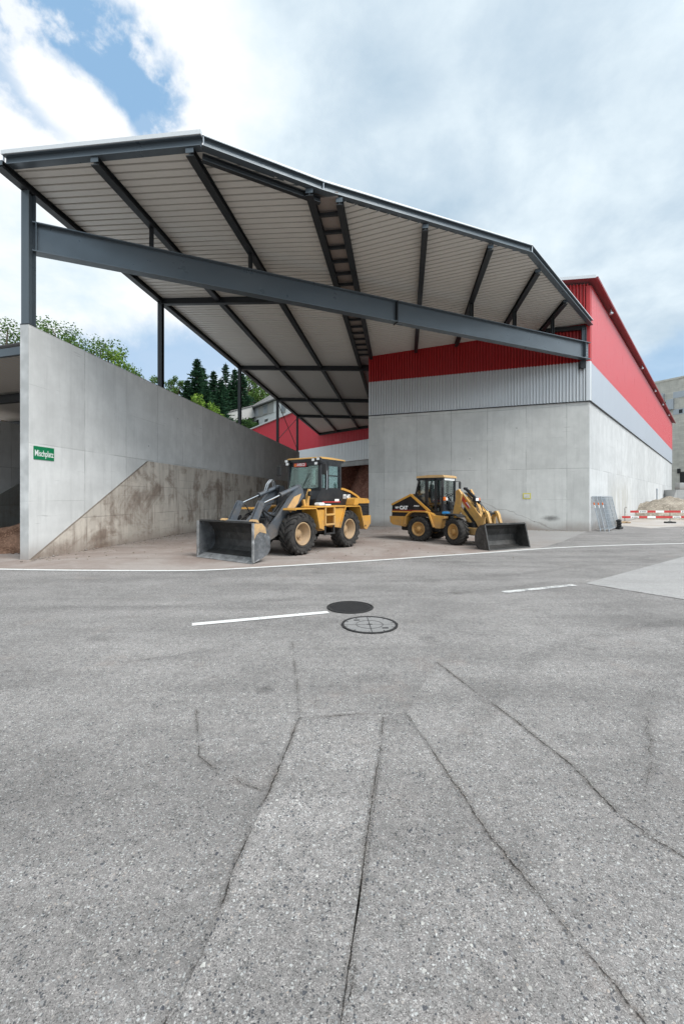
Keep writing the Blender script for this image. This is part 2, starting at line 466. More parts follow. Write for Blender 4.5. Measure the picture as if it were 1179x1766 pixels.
def glass(name, tint=(.86,.93,.91)):
    t = NT(name)
    tr = t.new('ShaderNodeBsdfTransparent'); tr.inputs[0].default_value = (*tint, 1)
    gl = t.new('ShaderNodeBsdfGlossy'); gl.inputs['Roughness'].default_value = .03; gl.inputs[0].default_value = (.9,.95,.95,1)
    fr = t.new('ShaderNodeFresnel'); fr.inputs[0].default_value = 1.55
    mx = t.new('ShaderNodeMixShader')
    t.link(t.math('ADD', t.math('MULTIPLY', fr.outputs[0], .75), .01), mx.inputs[0]); t.link(tr.outputs[0], mx.inputs[1]); t.link(gl.outputs[0], mx.inputs[2])
    t.link(mx.outputs[0], t.out.inputs[0])
    return t.m

def leaves(name, a, b, sat=1.0):
    t = NT(name)
    g = t.new('ShaderNodeNewGeometry')
    n = t.noise(.35, 4)
    f = t.math('ADD', t.math('MULTIPLY', g.outputs['Random Per Island'], .65), t.math('MULTIPLY', n, .5))
    q = t.mix(t.step(f, .2, .95), a, b)
    t.set(q, .6, 0, None, .25)
    tl = t.new('ShaderNodeBsdfTranslucent'); t.link(q, tl.inputs[0])
    mx = t.new('ShaderNodeMixShader'); mx.inputs[0].default_value = .35
    t.link(t.b.outputs[0], mx.inputs[1]); t.link(tl.outputs[0], mx.inputs[2]); t.link(mx.outputs[0], t.out.inputs[0])
    return t.m

def tyre_rubber(name):
    t = NT(name)
    n = t.noise(5, 5, .65); n2 = t.noise(30, 4, .6)
    q = t.mix(t.step(n, .35, .68), (.014,.014,.015), (.048,.044,.041))
    q = t.mix(t.math('MULTIPLY', n2, .28), q, (.085,.072,.06))
    return t.set(q, .85, 0, t.bump(n2, .3, .006), .3)

def bucket_steel(name, c):
    t = NT(name)
    n = t.noise(3.5, 6, .7); s = t.noise(1, 6, .75, t.map((5, 7, 4))); r = t.noise(9, 5, .65)
    q = t.mix(t.step(n, .35, .7), c, tuple(x*.45 for x in c))
    q = t.mix(t.math('MULTIPLY', t.step(s, .52, .72), .6), q, tuple(x*2.1 for x in c))
    q = t.mix(t.math('MULTIPLY', t.step(r, .58, .72), .35), q, (.16,.11,.08))
    return t.set(q, t.math('ADD', .38, t.math('MULTIPLY', n, .3)), .35, t.bump(r, .2, .006), .5)

M = {}
M['asphalt'] = asphalt_main()
M['patch_a'] = asphalt('asphalt_patch', .99, 3, .72, .35)
M['patch_b'] = asphalt('asphalt_patch', .92, 5, .5, .6, 0, .1)
M['patch_c'] = asphalt('asphalt_patch', .95, 8, .45, .4)
M['road_far'] = asphalt('asphalt_road', .98, 11, .4, .3, .45)
M['pale'] = asphalt('pale_concrete_slab', 1.34, 15, .25, .5, .45)
M['seam'] = asphalt('crack_filling', .42, 21, .9, .1)
M['track'] = track_paint('tyre_mark', .26)
M['oil'] = track_paint('oil_stain', .38)
M['crack'] = crack_paint('crack', .052, .9, .65, .39)
M['crack_thin'] = crack_paint('crack_thin', .034, .8, .6, .38)
M['crack_faint'] = crack_paint('crack_faint', .018, .6, .55, .48)
M['mix_floor'] = ground_dust('mixing_floor', (.255,.203,.178), (.335,.295,.270), (.385,.342,.314), .35, .85)
M['dusty'] = ground_dust('dusty_ground', (.36,.31,.27), (.45,.43,.41), (.50,.44,.39))
M['line'] = line_paint('line_paint', .70)
M['line_worn'] = line_paint('line_paint_worn', .615)
M['iron'] = paint('cast_iron', (.030,.029,.030), .62, .3, .3, 60, (.10,.095,.09), .35)
M['lid_fill'] = asphalt('lid_concrete', 1.0, 33, .4, .4, .55)
M['conc_front'] = concrete('concrete_front', (.62,.612,.585), 1.87, 3.12, 0, (3.6, 10.1, 2.4), .7, off=.95)
M['conc_side'] = concrete('concrete_side', (.545,.548,.545), 2.4, 3.12, 0, None, .4, drip=(9.5, 6))
M['conc_left'] = concrete('concrete_left', (.635,.635,.625), 2.1, 3.17, 0, None, .7)
M['conc_kick'] = concrete('concrete_kick', (.61,.55,.48), 2.1, 1.05, .74, None, 1.0, True)
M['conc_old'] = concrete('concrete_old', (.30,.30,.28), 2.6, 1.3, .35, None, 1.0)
M['conc_far'] = concrete('concrete_far', (.60,.575,.51), 4, .42, 0, None, 1.0)
M['block'] = concrete('concrete_block', (.42,.42,.41), 1.6, .8, 0, None, .6)
M['red_f'] = sheet_metal('red_cladding', (.37,.010,.011), .45, 0, .18, .05)  # hall front: base darkened, the canopy's shade put into the colour
M['red_s'] = sheet_metal('red_cladding', (.54,.028,.036), .30, 0, .06, .05, .9)  # same cladding on the open side, daylight put into a lighter base
M['red_s'].node_tree.nodes['Principled BSDF'].inputs['Coat Weight'].default_value = .7
M['red_s'].node_tree.nodes['Principled BSDF'].inputs['Coat Roughness'].default_value = .28
M['red_b'] = sheet_metal('red_cladding', (.52,.022,.040), .5, 0, .08, .05)
M['red_dark'] = sheet_metal('red_trim', (.22,.016,.022), .45)
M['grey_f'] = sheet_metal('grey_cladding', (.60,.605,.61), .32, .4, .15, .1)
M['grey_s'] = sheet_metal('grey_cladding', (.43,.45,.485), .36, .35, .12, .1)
M['roof_sheet'] = sheet_metal('roof_sheet', (.56,.53,.485), .5, 0, .14, .1)
M['gutter_sheet'] = sheet_metal('gutter_sheet', (.25,.205,.18), .5, 0, .3, .2)
M['roof_top'] = sheet_metal('roof_top', (.55,.56,.57), .45, .2)
M['flash'] = sheet_metal('white_flashing', (.60,.61,.62), .4, .1, .1)
M['steel'] = paint('grey_steel', (.092,.110,.125), .32, .25, .15, 2.0, (.13,.13,.13), .12)
M['steel_dark'] = paint('dark_steel', (.015,.017,.019), .48, .1, .2, 2.0, (.06,.06,.06), .1)
M['steel_pale'] = paint('galvanised_steel', (.42,.45,.48), .42, .5, .15, 6, (.3,.29,.27), .15)
M['yellow'] = paint('yellow_paint', (.58,.29,.048), .42, 0, .2, 5, (.26,.165,.09), .38, .5, .34)
M['yellow2'] = paint('yellow_paint', (.58,.33,.095), .45, 0, .2, 6, (.30,.20,.12), .4, .5, .36)
M['tan'] = paint('faded_yellow_paint', (.56,.35,.15), .5, 0, .22, 5, (.27,.19,.13), .5, .5, .5)
M['black'] = paint('black_paint', (.012,.013,.016), .32, 0, .2, 5, (.10,.09,.08), .2, .5, .45)
M['black_matt'] = paint('black_plastic', (.016,.016,.017), .65, 0, .2, 8, (.09,.08,.07), .2)
M['armgrey'] = paint('grey_paint', (.105,.120,.140), .38, .3, .35, 5, (.27,.215,.165), .42, .5, .42)
M['chrome'] = paint('chromed_rod', (.72,.73,.74), .16, 1.0, .05, 5, (.3,.28,.25), .1)
M['bucket_g'] = bucket_steel('bucket_grey', (.060,.058,.056))
M['bucket_d'] = bucket_steel('bucket_dark', (.068,.065,.062))
M['bucket_side'] = bucket_steel('bucket_side', (.155,.16,.168))
M['edge'] = bucket_steel('worn_edge', (.34,.34,.34))
M['tyre'] = tyre_rubber('tyre_rubber')
M['glass'] = glass('cab_glass', (.81,.91,.885))
M['glass_clear'] = glass('cab_glass_clear', (.97,.985,.98))
M['glass_dark'] = glass('cab_glass_dark', (.72,.82,.80))
M['white'] = paint('white_paint', (.78,.78,.77), .5, 0, .1, 8, (.4,.38,.35), .15)
M['red_sign'] = paint('red_paint', (.50,.03,.028), .45, 0, .15, 8)
M['orange'] = paint('orange_lens', (.75,.17,.02), .25, 0, .05, 8, (.3,.2,.1), .05)
M['blue'] = paint('blue_plastic', (.03,.24,.56), .4, 0, .1)
M['green_sign'] = paint('green_sign', (.0,.17,.065), .4, 0, .05, 3, (.1,.15,.1), .05)
M['sign_yellow'] = paint('yellow_border', (.62,.56,.10), .5, 0, .1)
M['paper'] = paint('pale_paper', (.62,.61,.56), .7, 0, .15)
M['brown'] = soil('brown_gravel', (.13,.07,.045), (.27,.16,.11), 9)
M['brown_dark'] = soil('brown_heap', (.27,.125,.09), (.38,.19,.14), 2)
M['sand'] = soil('sand', (.23,.195,.155), (.37,.325,.265), 4)
M['bark'] = soil('bark', (.10,.075,.055), (.16,.13,.10), 8)
M['hill'] = soil('hill_grass', (.030,.055,.016), (.06,.10,.028), 2)
M['leaf_mid'] = leaves('leaf_mid', (.036,.082,.017), (.145,.235,.055))
M['leaf_light'] = leaves('leaf_light', (.075,.16,.02), (.26,.38,.06))
M['leaf_dark'] = leaves('leaf_dark', (.022,.058,.018), (.08,.15,.04))
M['needle'] = leaves('needle', (.018,.056,.032), (.062,.135,.068))
M['board'] = sheet_metal('pale_boards', (.40,.39,.37), .7, 0, .35, .2)
M['plaster'] = sheet_metal('white_plaster', (.74,.74,.73), .8, 0, .1, .1)
M['tiles'] = soil('grey_roof', (.15,.145,.14), (.21,.205,.20), 2)
M['pane'] = glass('window_pane', (.2,.24,.26))
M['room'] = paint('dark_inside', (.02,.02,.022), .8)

# ---------------------------------------------------------------- world
def make_world(sun_dir):
    w = bpy.data.worlds.new('World'); scn.world = w; w.use_nodes = True
    t = w.node_tree; n = t.nodes; L = t.links
    for q in list(n): n.remove(q)
    def new(k, **kw):
        x = n.new(k)
        for a, b in kw.items(): setattr(x, a, b)
        return x
    def mth(op, a, b=0.0, clamp=False):
        x = new('ShaderNodeMath', operation=op, use_clamp=clamp)
        for i, q in enumerate((a, b)):
            if isinstance(q, (int, float)): x.inputs[i].default_value = q
            else: L.new(q, x.inputs[i])
        return x.outputs[0]
    def step(x, lo, hi):
        m = new('ShaderNodeMapRange', interpolation_type='SMOOTHSTEP')
        L.new(x, m.inputs[0]); m.inputs[1].default_value = lo; m.inputs[2].default_value = hi
        return m.outputs[0]
    def mix(f, a, b):
        x = new('ShaderNodeMix', data_type='RGBA')
        for i, q in ((0, f), (6, a), (7, b)):
            if isinstance(q, tuple): x.inputs[i].default_value = (*q, 1)
            elif isinstance(q, (int, float)): x.inputs[i].default_value = q
            else: L.new(q, x.inputs[i])
        return x.outputs[2]
    sky = new('ShaderNodeTexSky', sky_type='NISHITA', sun_disc=False)
    sky.sun_elevation = math.asin(sun_dir.z); sky.sun_rotation = math.atan2(sun_dir.x, sun_dir.y)
    sky.air_density = 1.0; sky.dust_density = .6; sky.ozone_density = 2.0
    tc = new('ShaderNodeTexCoord'); d = tc.outputs['Generated']
    sx = new('ShaderNodeSeparateXYZ'); L.new(d, sx.inputs[0])
    # cloud layer seen from below: directions are laid on a flat ceiling
    k = mth('DIVIDE', 1.0, mth('ADD', mth('MAXIMUM', sx.outputs[2], 0.0), .28))
    cb = new('ShaderNodeCombineXYZ')
    L.new(mth('MULTIPLY', sx.outputs[0], k), cb.inputs[0]); L.new(mth('MULTIPLY', sx.outputs[1], k), cb.inputs[1])
    def noi(scale, det, rough, loc=(0,0,0), dist=0.0, vec=None):
        mp = new('ShaderNodeMapping'); L.new(vec or cb.outputs[0], mp.inputs[0]); mp.inputs['Location'].default_value = loc
        x = new('ShaderNodeTexNoise'); L.new(mp.outputs[0], x.inputs['Vector'])
        x.inputs['Scale'].default_value = scale; x.inputs['Detail'].default_value = det
        x.inputs['Roughness'].default_value = rough; x.inputs['Distortion'].default_value = dist
        return x.outputs[0]
    a = noi(1.5, 9, .58, (3.2, 1.4, 0), .25); b = noi(4.5, 9, .6, (1, 5, 2), .2); c = noi(.75, 4, .5, (8.3, 2.2, 4), .3)
    fine = noi(3.2, 10, .62, (0, 2, 7), .3, d); wisp = noi(8.5, 8, .62, (2, 6, 1), .3, d)
    def dirv(u, v): return Vector(((u-CX)/F, 1, (HZ-v)/F)).normalized()
    def gap(u0, v0, u1, v1, ra, rb, soft):
        """opening in the clouds round the direction between two sky points; ra, rb are its half sizes in radians"""
        p, q = dirv(u0, v0), dirv(u1, v1)
        c0 = (p+q).normalized(); e1 = (q-p).normalized(); e2 = c0.cross(e1).normalized()
        def dot(vec, off):
            x = new('ShaderNodeVectorMath', operation='DOT_PRODUCT'); L.new(d, x.inputs[0]); x.inputs[1].default_value = vec
            return mth('SUBTRACT', x.outputs['Value'], off)
        A = mth('DIVIDE', dot(e1, e1.dot(c0)), ra); B = mth('DIVIDE', dot(e2, e2.dot(c0)), rb)
        fr = mth('MAXIMUM', mth('MULTIPLY', dot(c0, 0.0), 50.0), 0.0)
        r = mth('SQRT', mth('ADD', mth('MULTIPLY', A, A), mth('MULTIPLY', B, B)))
        r = mth('ADD', r, mth('MULTIPLY', mth('SUBTRACT', fine, .5), 2.6))
        r = mth('ADD', r, mth('MULTIPLY', mth('SUBTRACT', wisp, .5), 1.2))
        return mth('MULTIPLY', step(r, 1.0+soft, 1.0-soft), mth('MINIMUM', fr, 1.0))
    hole = mth('MAXIMUM', gap(40, 62, 238, 140, .125, .074, .32), mth('MULTIPLY', gap(170, 165, 302, 222, .080, .030, .4), .9))
    hole = mth('MULTIPLY', hole, mth('SUBTRACT', 1.0, gap(80, 140, 175, 215, .080, .034, .3)))
    puff = noi(7.0, 7, .55, (4.1, 2.7, 3.3), .2, d)
    hole = mth('MULTIPLY', hole, mth('SUBTRACT', 1.0, mth('MULTIPLY', step(mth('ADD', mth('MULTIPLY', puff, .6), mth('MULTIPLY', noi(17, 8, .6, (1.7, 3.1, 8.3), .2, d), .4)), .475, .585), .85)))
    hole2 = mth('MULTIPLY', gap(180, 640, 420, 600, .30, .075, .5), .75)
    hole3 = mth('MULTIPLY', gap(1130, 640, 1230, 610, .10, .05, .4), .6)
    open_ = mth('MAXIMUM', hole, mth('MAXIMUM', hole2, hole3))
    cover = mth('SUBTRACT', 1.0, open_)
    shade = mth('ADD', mth('MULTIPLY', c, .58), mth('MULTIPLY', a, .34))
    shade = mth('ADD', shade, mth('ADD', mth('MULTIPLY', b, .30), -.065))
    # bright bank of cloud to the left, greyer base overhead to the right
    g1 = new('ShaderNodeVectorMath', operation='DOT_PRODUCT'); L.new(d, g1.inputs[0]); g1.inputs[1].default_value = dirv(900, 330)
    g2 = new('ShaderNodeVectorMath', operation='DOT_PRODUCT'); L.new(d, g2.inputs[0]); g2.inputs[1].default_value = dirv(20, 330)
    shade = mth('ADD', shade, mth('MULTIPLY', step(g1.outputs['Value'], .82, 1.0), .07))
    shade = mth('SUBTRACT', shade, mth('MULTIPLY', step(g2.outputs['Value'], .80, .98), .20))
    cr = new('ShaderNodeValToRGB'); L.new(shade, cr.inputs[0])
    e = cr.color_ramp; e.elements[0].position = .40; e.elements[0].color = (9.9, 10.1, 10.3, 1)
    e.elements[1].position = .665; e.elements[1].color = (4.6, 5.95, 7.2, 1)
    m = e.elements.new(.495); m.color = (7.7, 8.8, 9.5, 1)
    m = e.elements.new(.57); m.color = (6.1, 7.3, 8.3, 1)
    horizon = step(sx.outputs[2], .0, .16)
    cc = mix(horizon, (8.4, 9.2, 9.7), cr.outputs[0])
    blue = mix(.8, sky.outputs[0], (3.3, 5.6, 8.4))
    colr = mix(cover, blue, cc)
    # added glow: cloud round the sun, mostly out of view, brightened to light the ground
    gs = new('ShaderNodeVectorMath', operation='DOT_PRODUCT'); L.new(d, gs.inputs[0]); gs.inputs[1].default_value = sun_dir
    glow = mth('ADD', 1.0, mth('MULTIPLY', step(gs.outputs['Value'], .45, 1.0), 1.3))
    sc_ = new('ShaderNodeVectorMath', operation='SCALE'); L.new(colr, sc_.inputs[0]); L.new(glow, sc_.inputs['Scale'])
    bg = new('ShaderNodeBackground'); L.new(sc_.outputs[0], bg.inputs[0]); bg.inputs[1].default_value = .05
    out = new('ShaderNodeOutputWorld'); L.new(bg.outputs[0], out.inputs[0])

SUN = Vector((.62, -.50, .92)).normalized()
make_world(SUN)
ld = bpy.data.lights.new('sun', 'SUN'); ld.energy = 1.5; ld.angle = R(32); ld.color = (1.0, .965, .91)
lo = bpy.data.objects.new('sun', ld); col.objects.link(lo)
lo.rotation_euler = (-SUN).to_track_quat('-Z', 'Y').to_euler()

cam = bpy.data.cameras.new('camera'); co = bpy.data.objects.new('camera', cam); col.objects.link(co)
co.location = (0, 0, CAMH); co.rotation_euler = (R(90), 0, 0)
cam.sensor_fit = 'HORIZONTAL'; cam.sensor_width = 36; cam.lens = 36*F/1179
cam.shift_y = -26/1179; cam.clip_end = 3000; cam.clip_start = .05
scn.camera = co
vs_ = scn.view_settings
vs_.view_transform = 'Standard'; vs_.look = 'None'; vs_.exposure = 1.1; vs_.gamma = 1
# ---------------------------------------------------------------- ground
def sheet(name, pts, z, mat, label=None, kind='structure'):
    me = bpy.data.meshes.new(name)
    me.from_pydata([(p[0], p[1], z) for p in pts], [], [tuple(range(len(pts)))])
    me.materials.append(mat); me.update()
    if me.polygons[0].normal.z < 0: me.flip_normals()
    o = bpy.data.objects.new(name, me); col.objects.link(o)
    return tag(o, label, kind=kind)

def resample(pts, step):
    out = []
    for a, b in zip(pts, pts[1:]):
        a, b = Vector(a[:2]), Vector(b[:2]); n = max(1, int((b-a).length/step))
        out += [a.lerp(b, i/n) for i in range(n)]
    return out + [Vector(pts[-1][:2])]

def smooth_path(pts, it=2):
    p = [Vector(q[:2]) for q in pts]
    for _ in range(it):
        n = [p[0]]
        for a, b in zip(p, p[1:]): n += [a.lerp(b, .25), a.lerp(b, .75)]
        p = n + [p[-1]]
    return p

def strip_mesh(mb, pts, width, z, jitter=0.0, gaps=0.0, wmin=.3):
    rnd = random.Random(int(abs(pts[0][0])*1000)+5)
    n = len(pts); L, Rr = [], []
    for i, p in enumerate(pts):
        d = (Vector(pts[min(i+1,n-1)])-Vector(pts[max(i-1,0)])).normalized(); s = Vector((-d.y, d.x))
        nz = noise.noise(Vector((p[0]*3.1, p[1]*3.1, 2)))
        q = Vector(p) + s*(jitter*(nz*1.6 + rnd.uniform(-.25,.25)))
        w = width*(1 if not jitter else max(wmin, .8+1.1*noise.noise(Vector((p[0]*9, p[1]*9, 7)))+rnd.uniform(-.3,.3)))
        L.append(q+s*w/2); Rr.append(q-s*w/2)
    for i in range(n-1):
        if gaps and noise.noise(Vector((pts[i][0]*4.3, pts[i][1]*4.3, 11))) > 1-gaps*2: continue
        mb.add([(*Rr[i],z),(*Rr[i+1],z),(*L[i+1],z),(*L[i],z)], [(0,1,2,3)]); mb.uv += [(0,0),(0,1),(1,1),(1,0)]

sheet('asphalt_yard', [(-260,-40),(260,-40),(260,420),(-260,420)], 0, M['asphalt'], 'worn grey asphalt yard with exposed stones, filling the foreground')

EDGE = [at(u, v) for u, v in ((-420,972),(-200,977),(0,982.5),(150,984.5),(300,985),(360,984),(450,979),(560,972.5),(640,967.5),(760,959),(850,953),(940,946),(1050,941),(1179,937.5),(1400,932))]
EDGE = smooth_path(EDGE, 2)
mb = MB(); strip_mesh(mb, EDGE, .15, .010)
tag(mb.build('edge_line', M['line']), 'long curved white edge line between road and mixing floor', kind='structure')
inner = [(p.x, p.y) for p in EDGE if p.x < 6.6]
inner = [(x, y+.10+.05*noise.noise(Vector((x*2, y*2, 0)))) for x, y in inner]
poly = inner + [(8.3, 16.0), (10.3, 18.6), (12.1, 20.9), (5, 50), (-16, 80), (-60, 60), (-45, 14)]
sheet('mixing_floor', poly, .004, M['mix_floor'], 'dusty brownish concrete floor under the canopy')
rnd = random.Random(3)
def ragged(pts, amp, step=.5):
    return [(p.x+rnd.uniform(-amp,amp), p.y+rnd.uniform(-amp,amp)) for p in resample(pts+[pts[0]], step)[:-1]]
sheet('dusty_ground', ragged([at(1046,915), at(1075,907), at(1120,911), at(1179,908), at(1320,905), (60,50), (40,52), (13.2,22)], .12), .005, M['dusty'], 'pale dusty ground in front of the barrier')
P0, P1_, P2_ = at(1008,1006.5), at(1179,1034.5), at(1179,960)
sheet('concrete_slab', [P0, P0+(P1_-P0)*3, P0+(P1_-P0)*3+(P2_-P0)*1.6, P0+(P2_-P0)*1.6], .004, M['pale'], 'pale concrete slab at the right edge of the road')

S1 = [at(u,v) for u,v in ((515,1240),(498,1285),(470,1352),(440,1420),(402,1502),(385,1555),(352,1640),(318,1710),(280,1772),(240,1850))]
S2 = [at(u,v) for u,v in ((660,1238),(656,1290),(643,1370),(630,1460),(620,1560),(606,1640),(596,1710),(587,1772),(575,1850))]
S3 = [at(u,v) for u,v in ((515,1240),(560,1237),(640,1232),(700,1232),(722,1262),(742,1292),(800,1376),(848,1450),(892,1500),(940,1562),(985,1612),(1022,1656),(1070,1716),(1140,1800))]
S4 = [at(u,v) for u,v in ((752,1143),(775,1160),(812,1190),(852,1216),(905,1258),(962,1302),(1010,1346),(1062,1402),(1120,1444),(1182,1482),(1300,1560))]
S0 = [at(u,v) for u,v in ((503,1100),(508,1150),(514,1200),(515,1240))]
S5 = [at(u,v) for u,v in ((338,1225),(342,1265),(348,1305),(366,1324),(388,1338),(420,1352),(455,1366))]
S6 = [at(u,v) for u,v in ((1115,1232),(1118,1290),(1122,1340),(1112,1385))]
S7 = [at(u,v) for u,v in ((0,1160),(90,1158),(200,1146),(300,1132),(360,1118))]
S8 = [P0, P0+(P1_-P0)*1.0, P0+(P1_-P0)*2.0]
S9 = [P0, at(960,1004), at(905,1000)]
sheet('asphalt_patch', S1 + [at(660,1800)] + list(reversed(S2)) + [at(640,1232), at(560,1237)], .003, M['patch_a'], 'narrow trench patch with dark pebbles in the foreground')
sheet('asphalt_patch', S2 + [at(1010,1850)] + list(reversed(S3[3:])), .0032, M['patch_b'], 'wide trench patch right of the narrow one')
sheet('asphalt_patch', S3[3:] + [at(1400,1700), at(1300,1560)] + list(reversed(S4)), .0034, M['patch_c'], 'broad asphalt strip between the two right cracks')
def crack(pts, w, jit, gaps=0.0, label='', step=.012, wmin=.3):
    mb = MB(); path = resample(pts, .03)
    path = [p + Vector((noise.noise(Vector((p.x*5, p.y*5, 3))), noise.noise(Vector((p.x*5, p.y*5, 9)))))*jit for p in path]
    strip_mesh(mb, path, w, .0065)
    tag(mb.build('asphalt_crack', M[gaps]), label, kind='structure')
crack(S1, .10, .005, 'crack', 'left trench crack in the foreground')
crack(S2, .09, .003, 'crack_thin', 'middle trench crack in the foreground')
crack([p+Vector((.018,.0,0)) for p in S2[1:]], .08, .006, 'crack_faint', 'thin crack beside the middle one')
crack(S3, .11, .009, 'crack_thin', 'right trench crack in the foreground')
crack(S4, .12, .009, 'crack', 'outer right crack in the asphalt')
crack(S0, .12, .02, 'crack_faint', 'faint crack running up to the manhole')
crack(S5, .10, .03, 'crack_thin', 'short crooked crack at left')
crack(S6, .12, .03, 'crack_faint', 'faint short crack at right')
crack(S7, .14, .03, 'crack_faint', 'faint crack at the left edge')
crack(S8, .16, .006, 'crack', 'dark joint along the pale slab')
for k, (pts, w) in enumerate((
        ([(560,1004),(700,1003),(840,996),(960,983),(1080,966),(1179,951),(1300,935)], .30),
        ([(520,1032),(690,1030),(830,1021),(960,1004)], .30),
        ([(-40,1046),(140,1050),(320,1047),(520,1032)], .34),
        ([(1240,1062),(1060,1088),(930,1125),(860,1180),(822,1245),(800,1310)], .26),
        ([(1240,1150),(1140,1180),(1105,1240),(1110,1330)], .24),
        ([(-30,1190),(120,1172),(290,1140),(420,1112)], .30))):
    mb = MB(); strip_mesh(mb, resample(smooth_path([at(*p) for p in pts], 3), .12), w, .0055+.0002*k)
    tag(mb.build('tyre_mark', M['track']), 'faint dark tyre mark curving over the road', kind='structure')
for k, (u_, v_, r0) in enumerate(((742,1104,.16),(455,1190,.10),(300,1420,.07),(905,1488,.10),(690,1590,.06),(1010,1120,.16),(180,1100,.2),(795,1022,.22))):
    mb = MB(); c0 = at(u_, v_); n = 20; vs = [(c0.x, c0.y, .0062)]
    for i in range(n):
        a = 6.2832*i/n; q = r0*(1+.45*noise.noise(Vector((math.cos(a)*1.3, math.sin(a)*1.3, k*3.1)))); vs.append((c0.x+q*math.cos(a)*1.2, c0.y+q*math.sin(a), .0062))
    mb.add(vs, [(0, i+1, (i+1) % n+1) for i in range(n)]); mb.uv = [(.5,0)]+[(0,0)]*n
    tag(mb.build('oil_stain', M['oil']), 'small dark oil stain on the asphalt', kind='structure')
mb = MB(); strip_mesh(mb, resample([at(331,1078), at(566,1056.5)], .05), .125, .008)
tag(mb.build('lane_dash', M['line']), 'white dash pointing at the manholes', kind='structure')
mb = MB(); strip_mesh(mb, resample([at(868,1022), at(990,1009.5)], .05), .135, .008)
tag(mb.build('lane_dash', M['line_worn']), 'broken worn dash near the pale slab', kind='structure')

def disc_z(mb, c, r, z, n=48, mi=0):
    mb.add([(c[0]+r*math.cos(2*math.pi*k/n), c[1]+r*math.sin(2*math.pi*k/n), z) for k in range(n)], [tuple(range(n))], mi)
def ring_z(mb, c, r0, r1, z0, z1, n=48, mi=0, rag=0.0):
    vs = []
    for r, z in ((r0,z0),(r0,z1),(r1,z1),(r1,z0)):
        for k in range(n):
            q = r + (rag*noise.noise(Vector((k*.7, r*40, 1))) if r == r1 else 0)
            vs.append((c[0]+q*math.cos(2*math.pi*k/n), c[1]+q*math.sin(2*math.pi*k/n), z))
    fs = []
    for i in range(3):
        for k in range(n):
            j = (k+1)%n; fs.append((i*n+k, i*n+n+k, i*n+n+j, i*n+j))
    mb.add(vs, fs, mi)
c = at(603.5, 1047.9)
r_ = empty('manhole_cover', (c.x, c.y, 0), .3, 'solid black cast iron manhole cover, the one at the end of the white dash', 'manhole cover')
mb = MB(); disc_z(mb, (0,0), .330, .009)
for i in range(-9, 10):
    for j in range(-9, 10):
        x, y = i*.034, j*.034
        if math.hypot(x, y) < .305: mb.box(x-.011, x+.011, y-.006, y+.006, .009, .013)
mb.build('lid', M['iron'], r_)
mb = MB(); ring_z(mb, (0,0), .336, .356, .004, .014); mb.build('frame', M['iron'], r_)
c = at(637, 1078)
r_ = empty('manhole_cover', (c.x, c.y, 0), R(2), 'concrete filled manhole cover with dark ring and cross', 'manhole cover')
mb = MB(); disc_z(mb, (0,0), .345, .008); mb.build('lid', M['lid_fill'], r_)
mb = MB(); ring_z(mb, (0,0), .340, .374, .004, .014, 72, 0, .012); ring_z(mb, (0,0), .172, .179, .008, .0105)
mb.box(-.004,.004,-.34,.34,.008,.0115); mb.box(-.34,.34,-.0025,.0025,.008,.010); mb.box(-.035,.035,-.012,.012,.008,.013)
for a in (2.25, -.72): mb.box(.25*math.cos(a)-.04, .25*math.cos(a)+.04, .25*math.sin(a)-.016, .25*math.sin(a)+.016, .008, .013)
for k in range(10):
    a = k*.63+.2; mb.obox((.30*math.cos(a), .30*math.sin(a), .0095), (.335*math.cos(a), .335*math.sin(a), .0095), .007, .004)
mb.build('frame', M['iron'], r_)

# ---------------------------------------------------------------- concrete wall at left
WD = Vector((.122, 1, 0)).normalized(); WA = math.atan2(WD.y, WD.x)
W0 = Vector((-8.44, 11.4, 0)); WL = 33.0; WH = 6.36
def wl(x, y=0, z=0): return W0 + WD*x + Vector((-WD.y, WD.x, 0))*y + Vector((0,0,z))
wall = empty('concrete_wall', W0, WA, 'tall grey concrete wall with a green sign, carrying the canopy columns', 'wall')
mb = MB(); b = .015
mb.prism([(b,0),(WL,0),(WL,WH),(b,WH)], b, .25-b)
mb.prism([(0,0),(WL,0),(WL,WH),(0,WH)], .25-b-.001, .25)
mb.v = []; mb.f = []; mb.mi = []; mb.sm = []
mb.box(0, WL, 0, .25, 0, WH)
mb.build('wall_panel', M['conc_left'], wall)
k_ = MB()
k_.prism([(.02,.0),(WL-.3,0),(WL-.3,3.12),(5.5,3.12)], -.075, 0)
k_.build('kick_wall', M['conc_kick'], wall)
mb = MB()   # crumbled concrete at the foot
for i in range(46):
    x = rnd.choice((rnd.gauss(.15,.3), rnd.gauss(2.6,.5), rnd.uniform(0, 9), rnd.uniform(0, 9))); y = -.09-abs(rnd.gauss(0,.09)); s = rnd.uniform(.012,.045)
    mb.cbox(x-s, x+s, y-s, y+s*.7, .0, s*rnd.uniform(.6,1.5), s*.5)
tag(mb.build('concrete_rubble', M['conc_old'], None, W0, WA), 'crumbs of broken concrete along the foot of the left wall', kind='stuff')

def to_wall(u, v):
    """local (x, z) on the inner face of the wall"""
    k = (u-CX)/F
    t = (k*W0.y - W0.x)/(WD.x - k*WD.y); Y = W0.y+WD.y*t
    return t, CAMH-(v-HZ)/F*Y
a, bq = to_wall(57.5, 768.5), to_wall(92.5, 796)
sg = empty('green_sign', wl(a[0], 0, 0), WA, 'green rectangular sign reading Mischplatz on the grey concrete wall', 'sign')
w_ = bq[0]-a[0]; zt, zb = a[1], a[1]-(a[1]-to_wall(57.5,791.5)[1])
mb = MB(); mb.box(0, w_, -.016, -.003, zb, zt); mb.build('board', M['green_sign'], sg)
text('lettering', 'Mischplatz', .245, M['white'], sg, face_matrix((w_/2, -.0165, (zt+zb)/2-.015), (1,0,0), (0,0,1)), .002, fit=w_*.92)

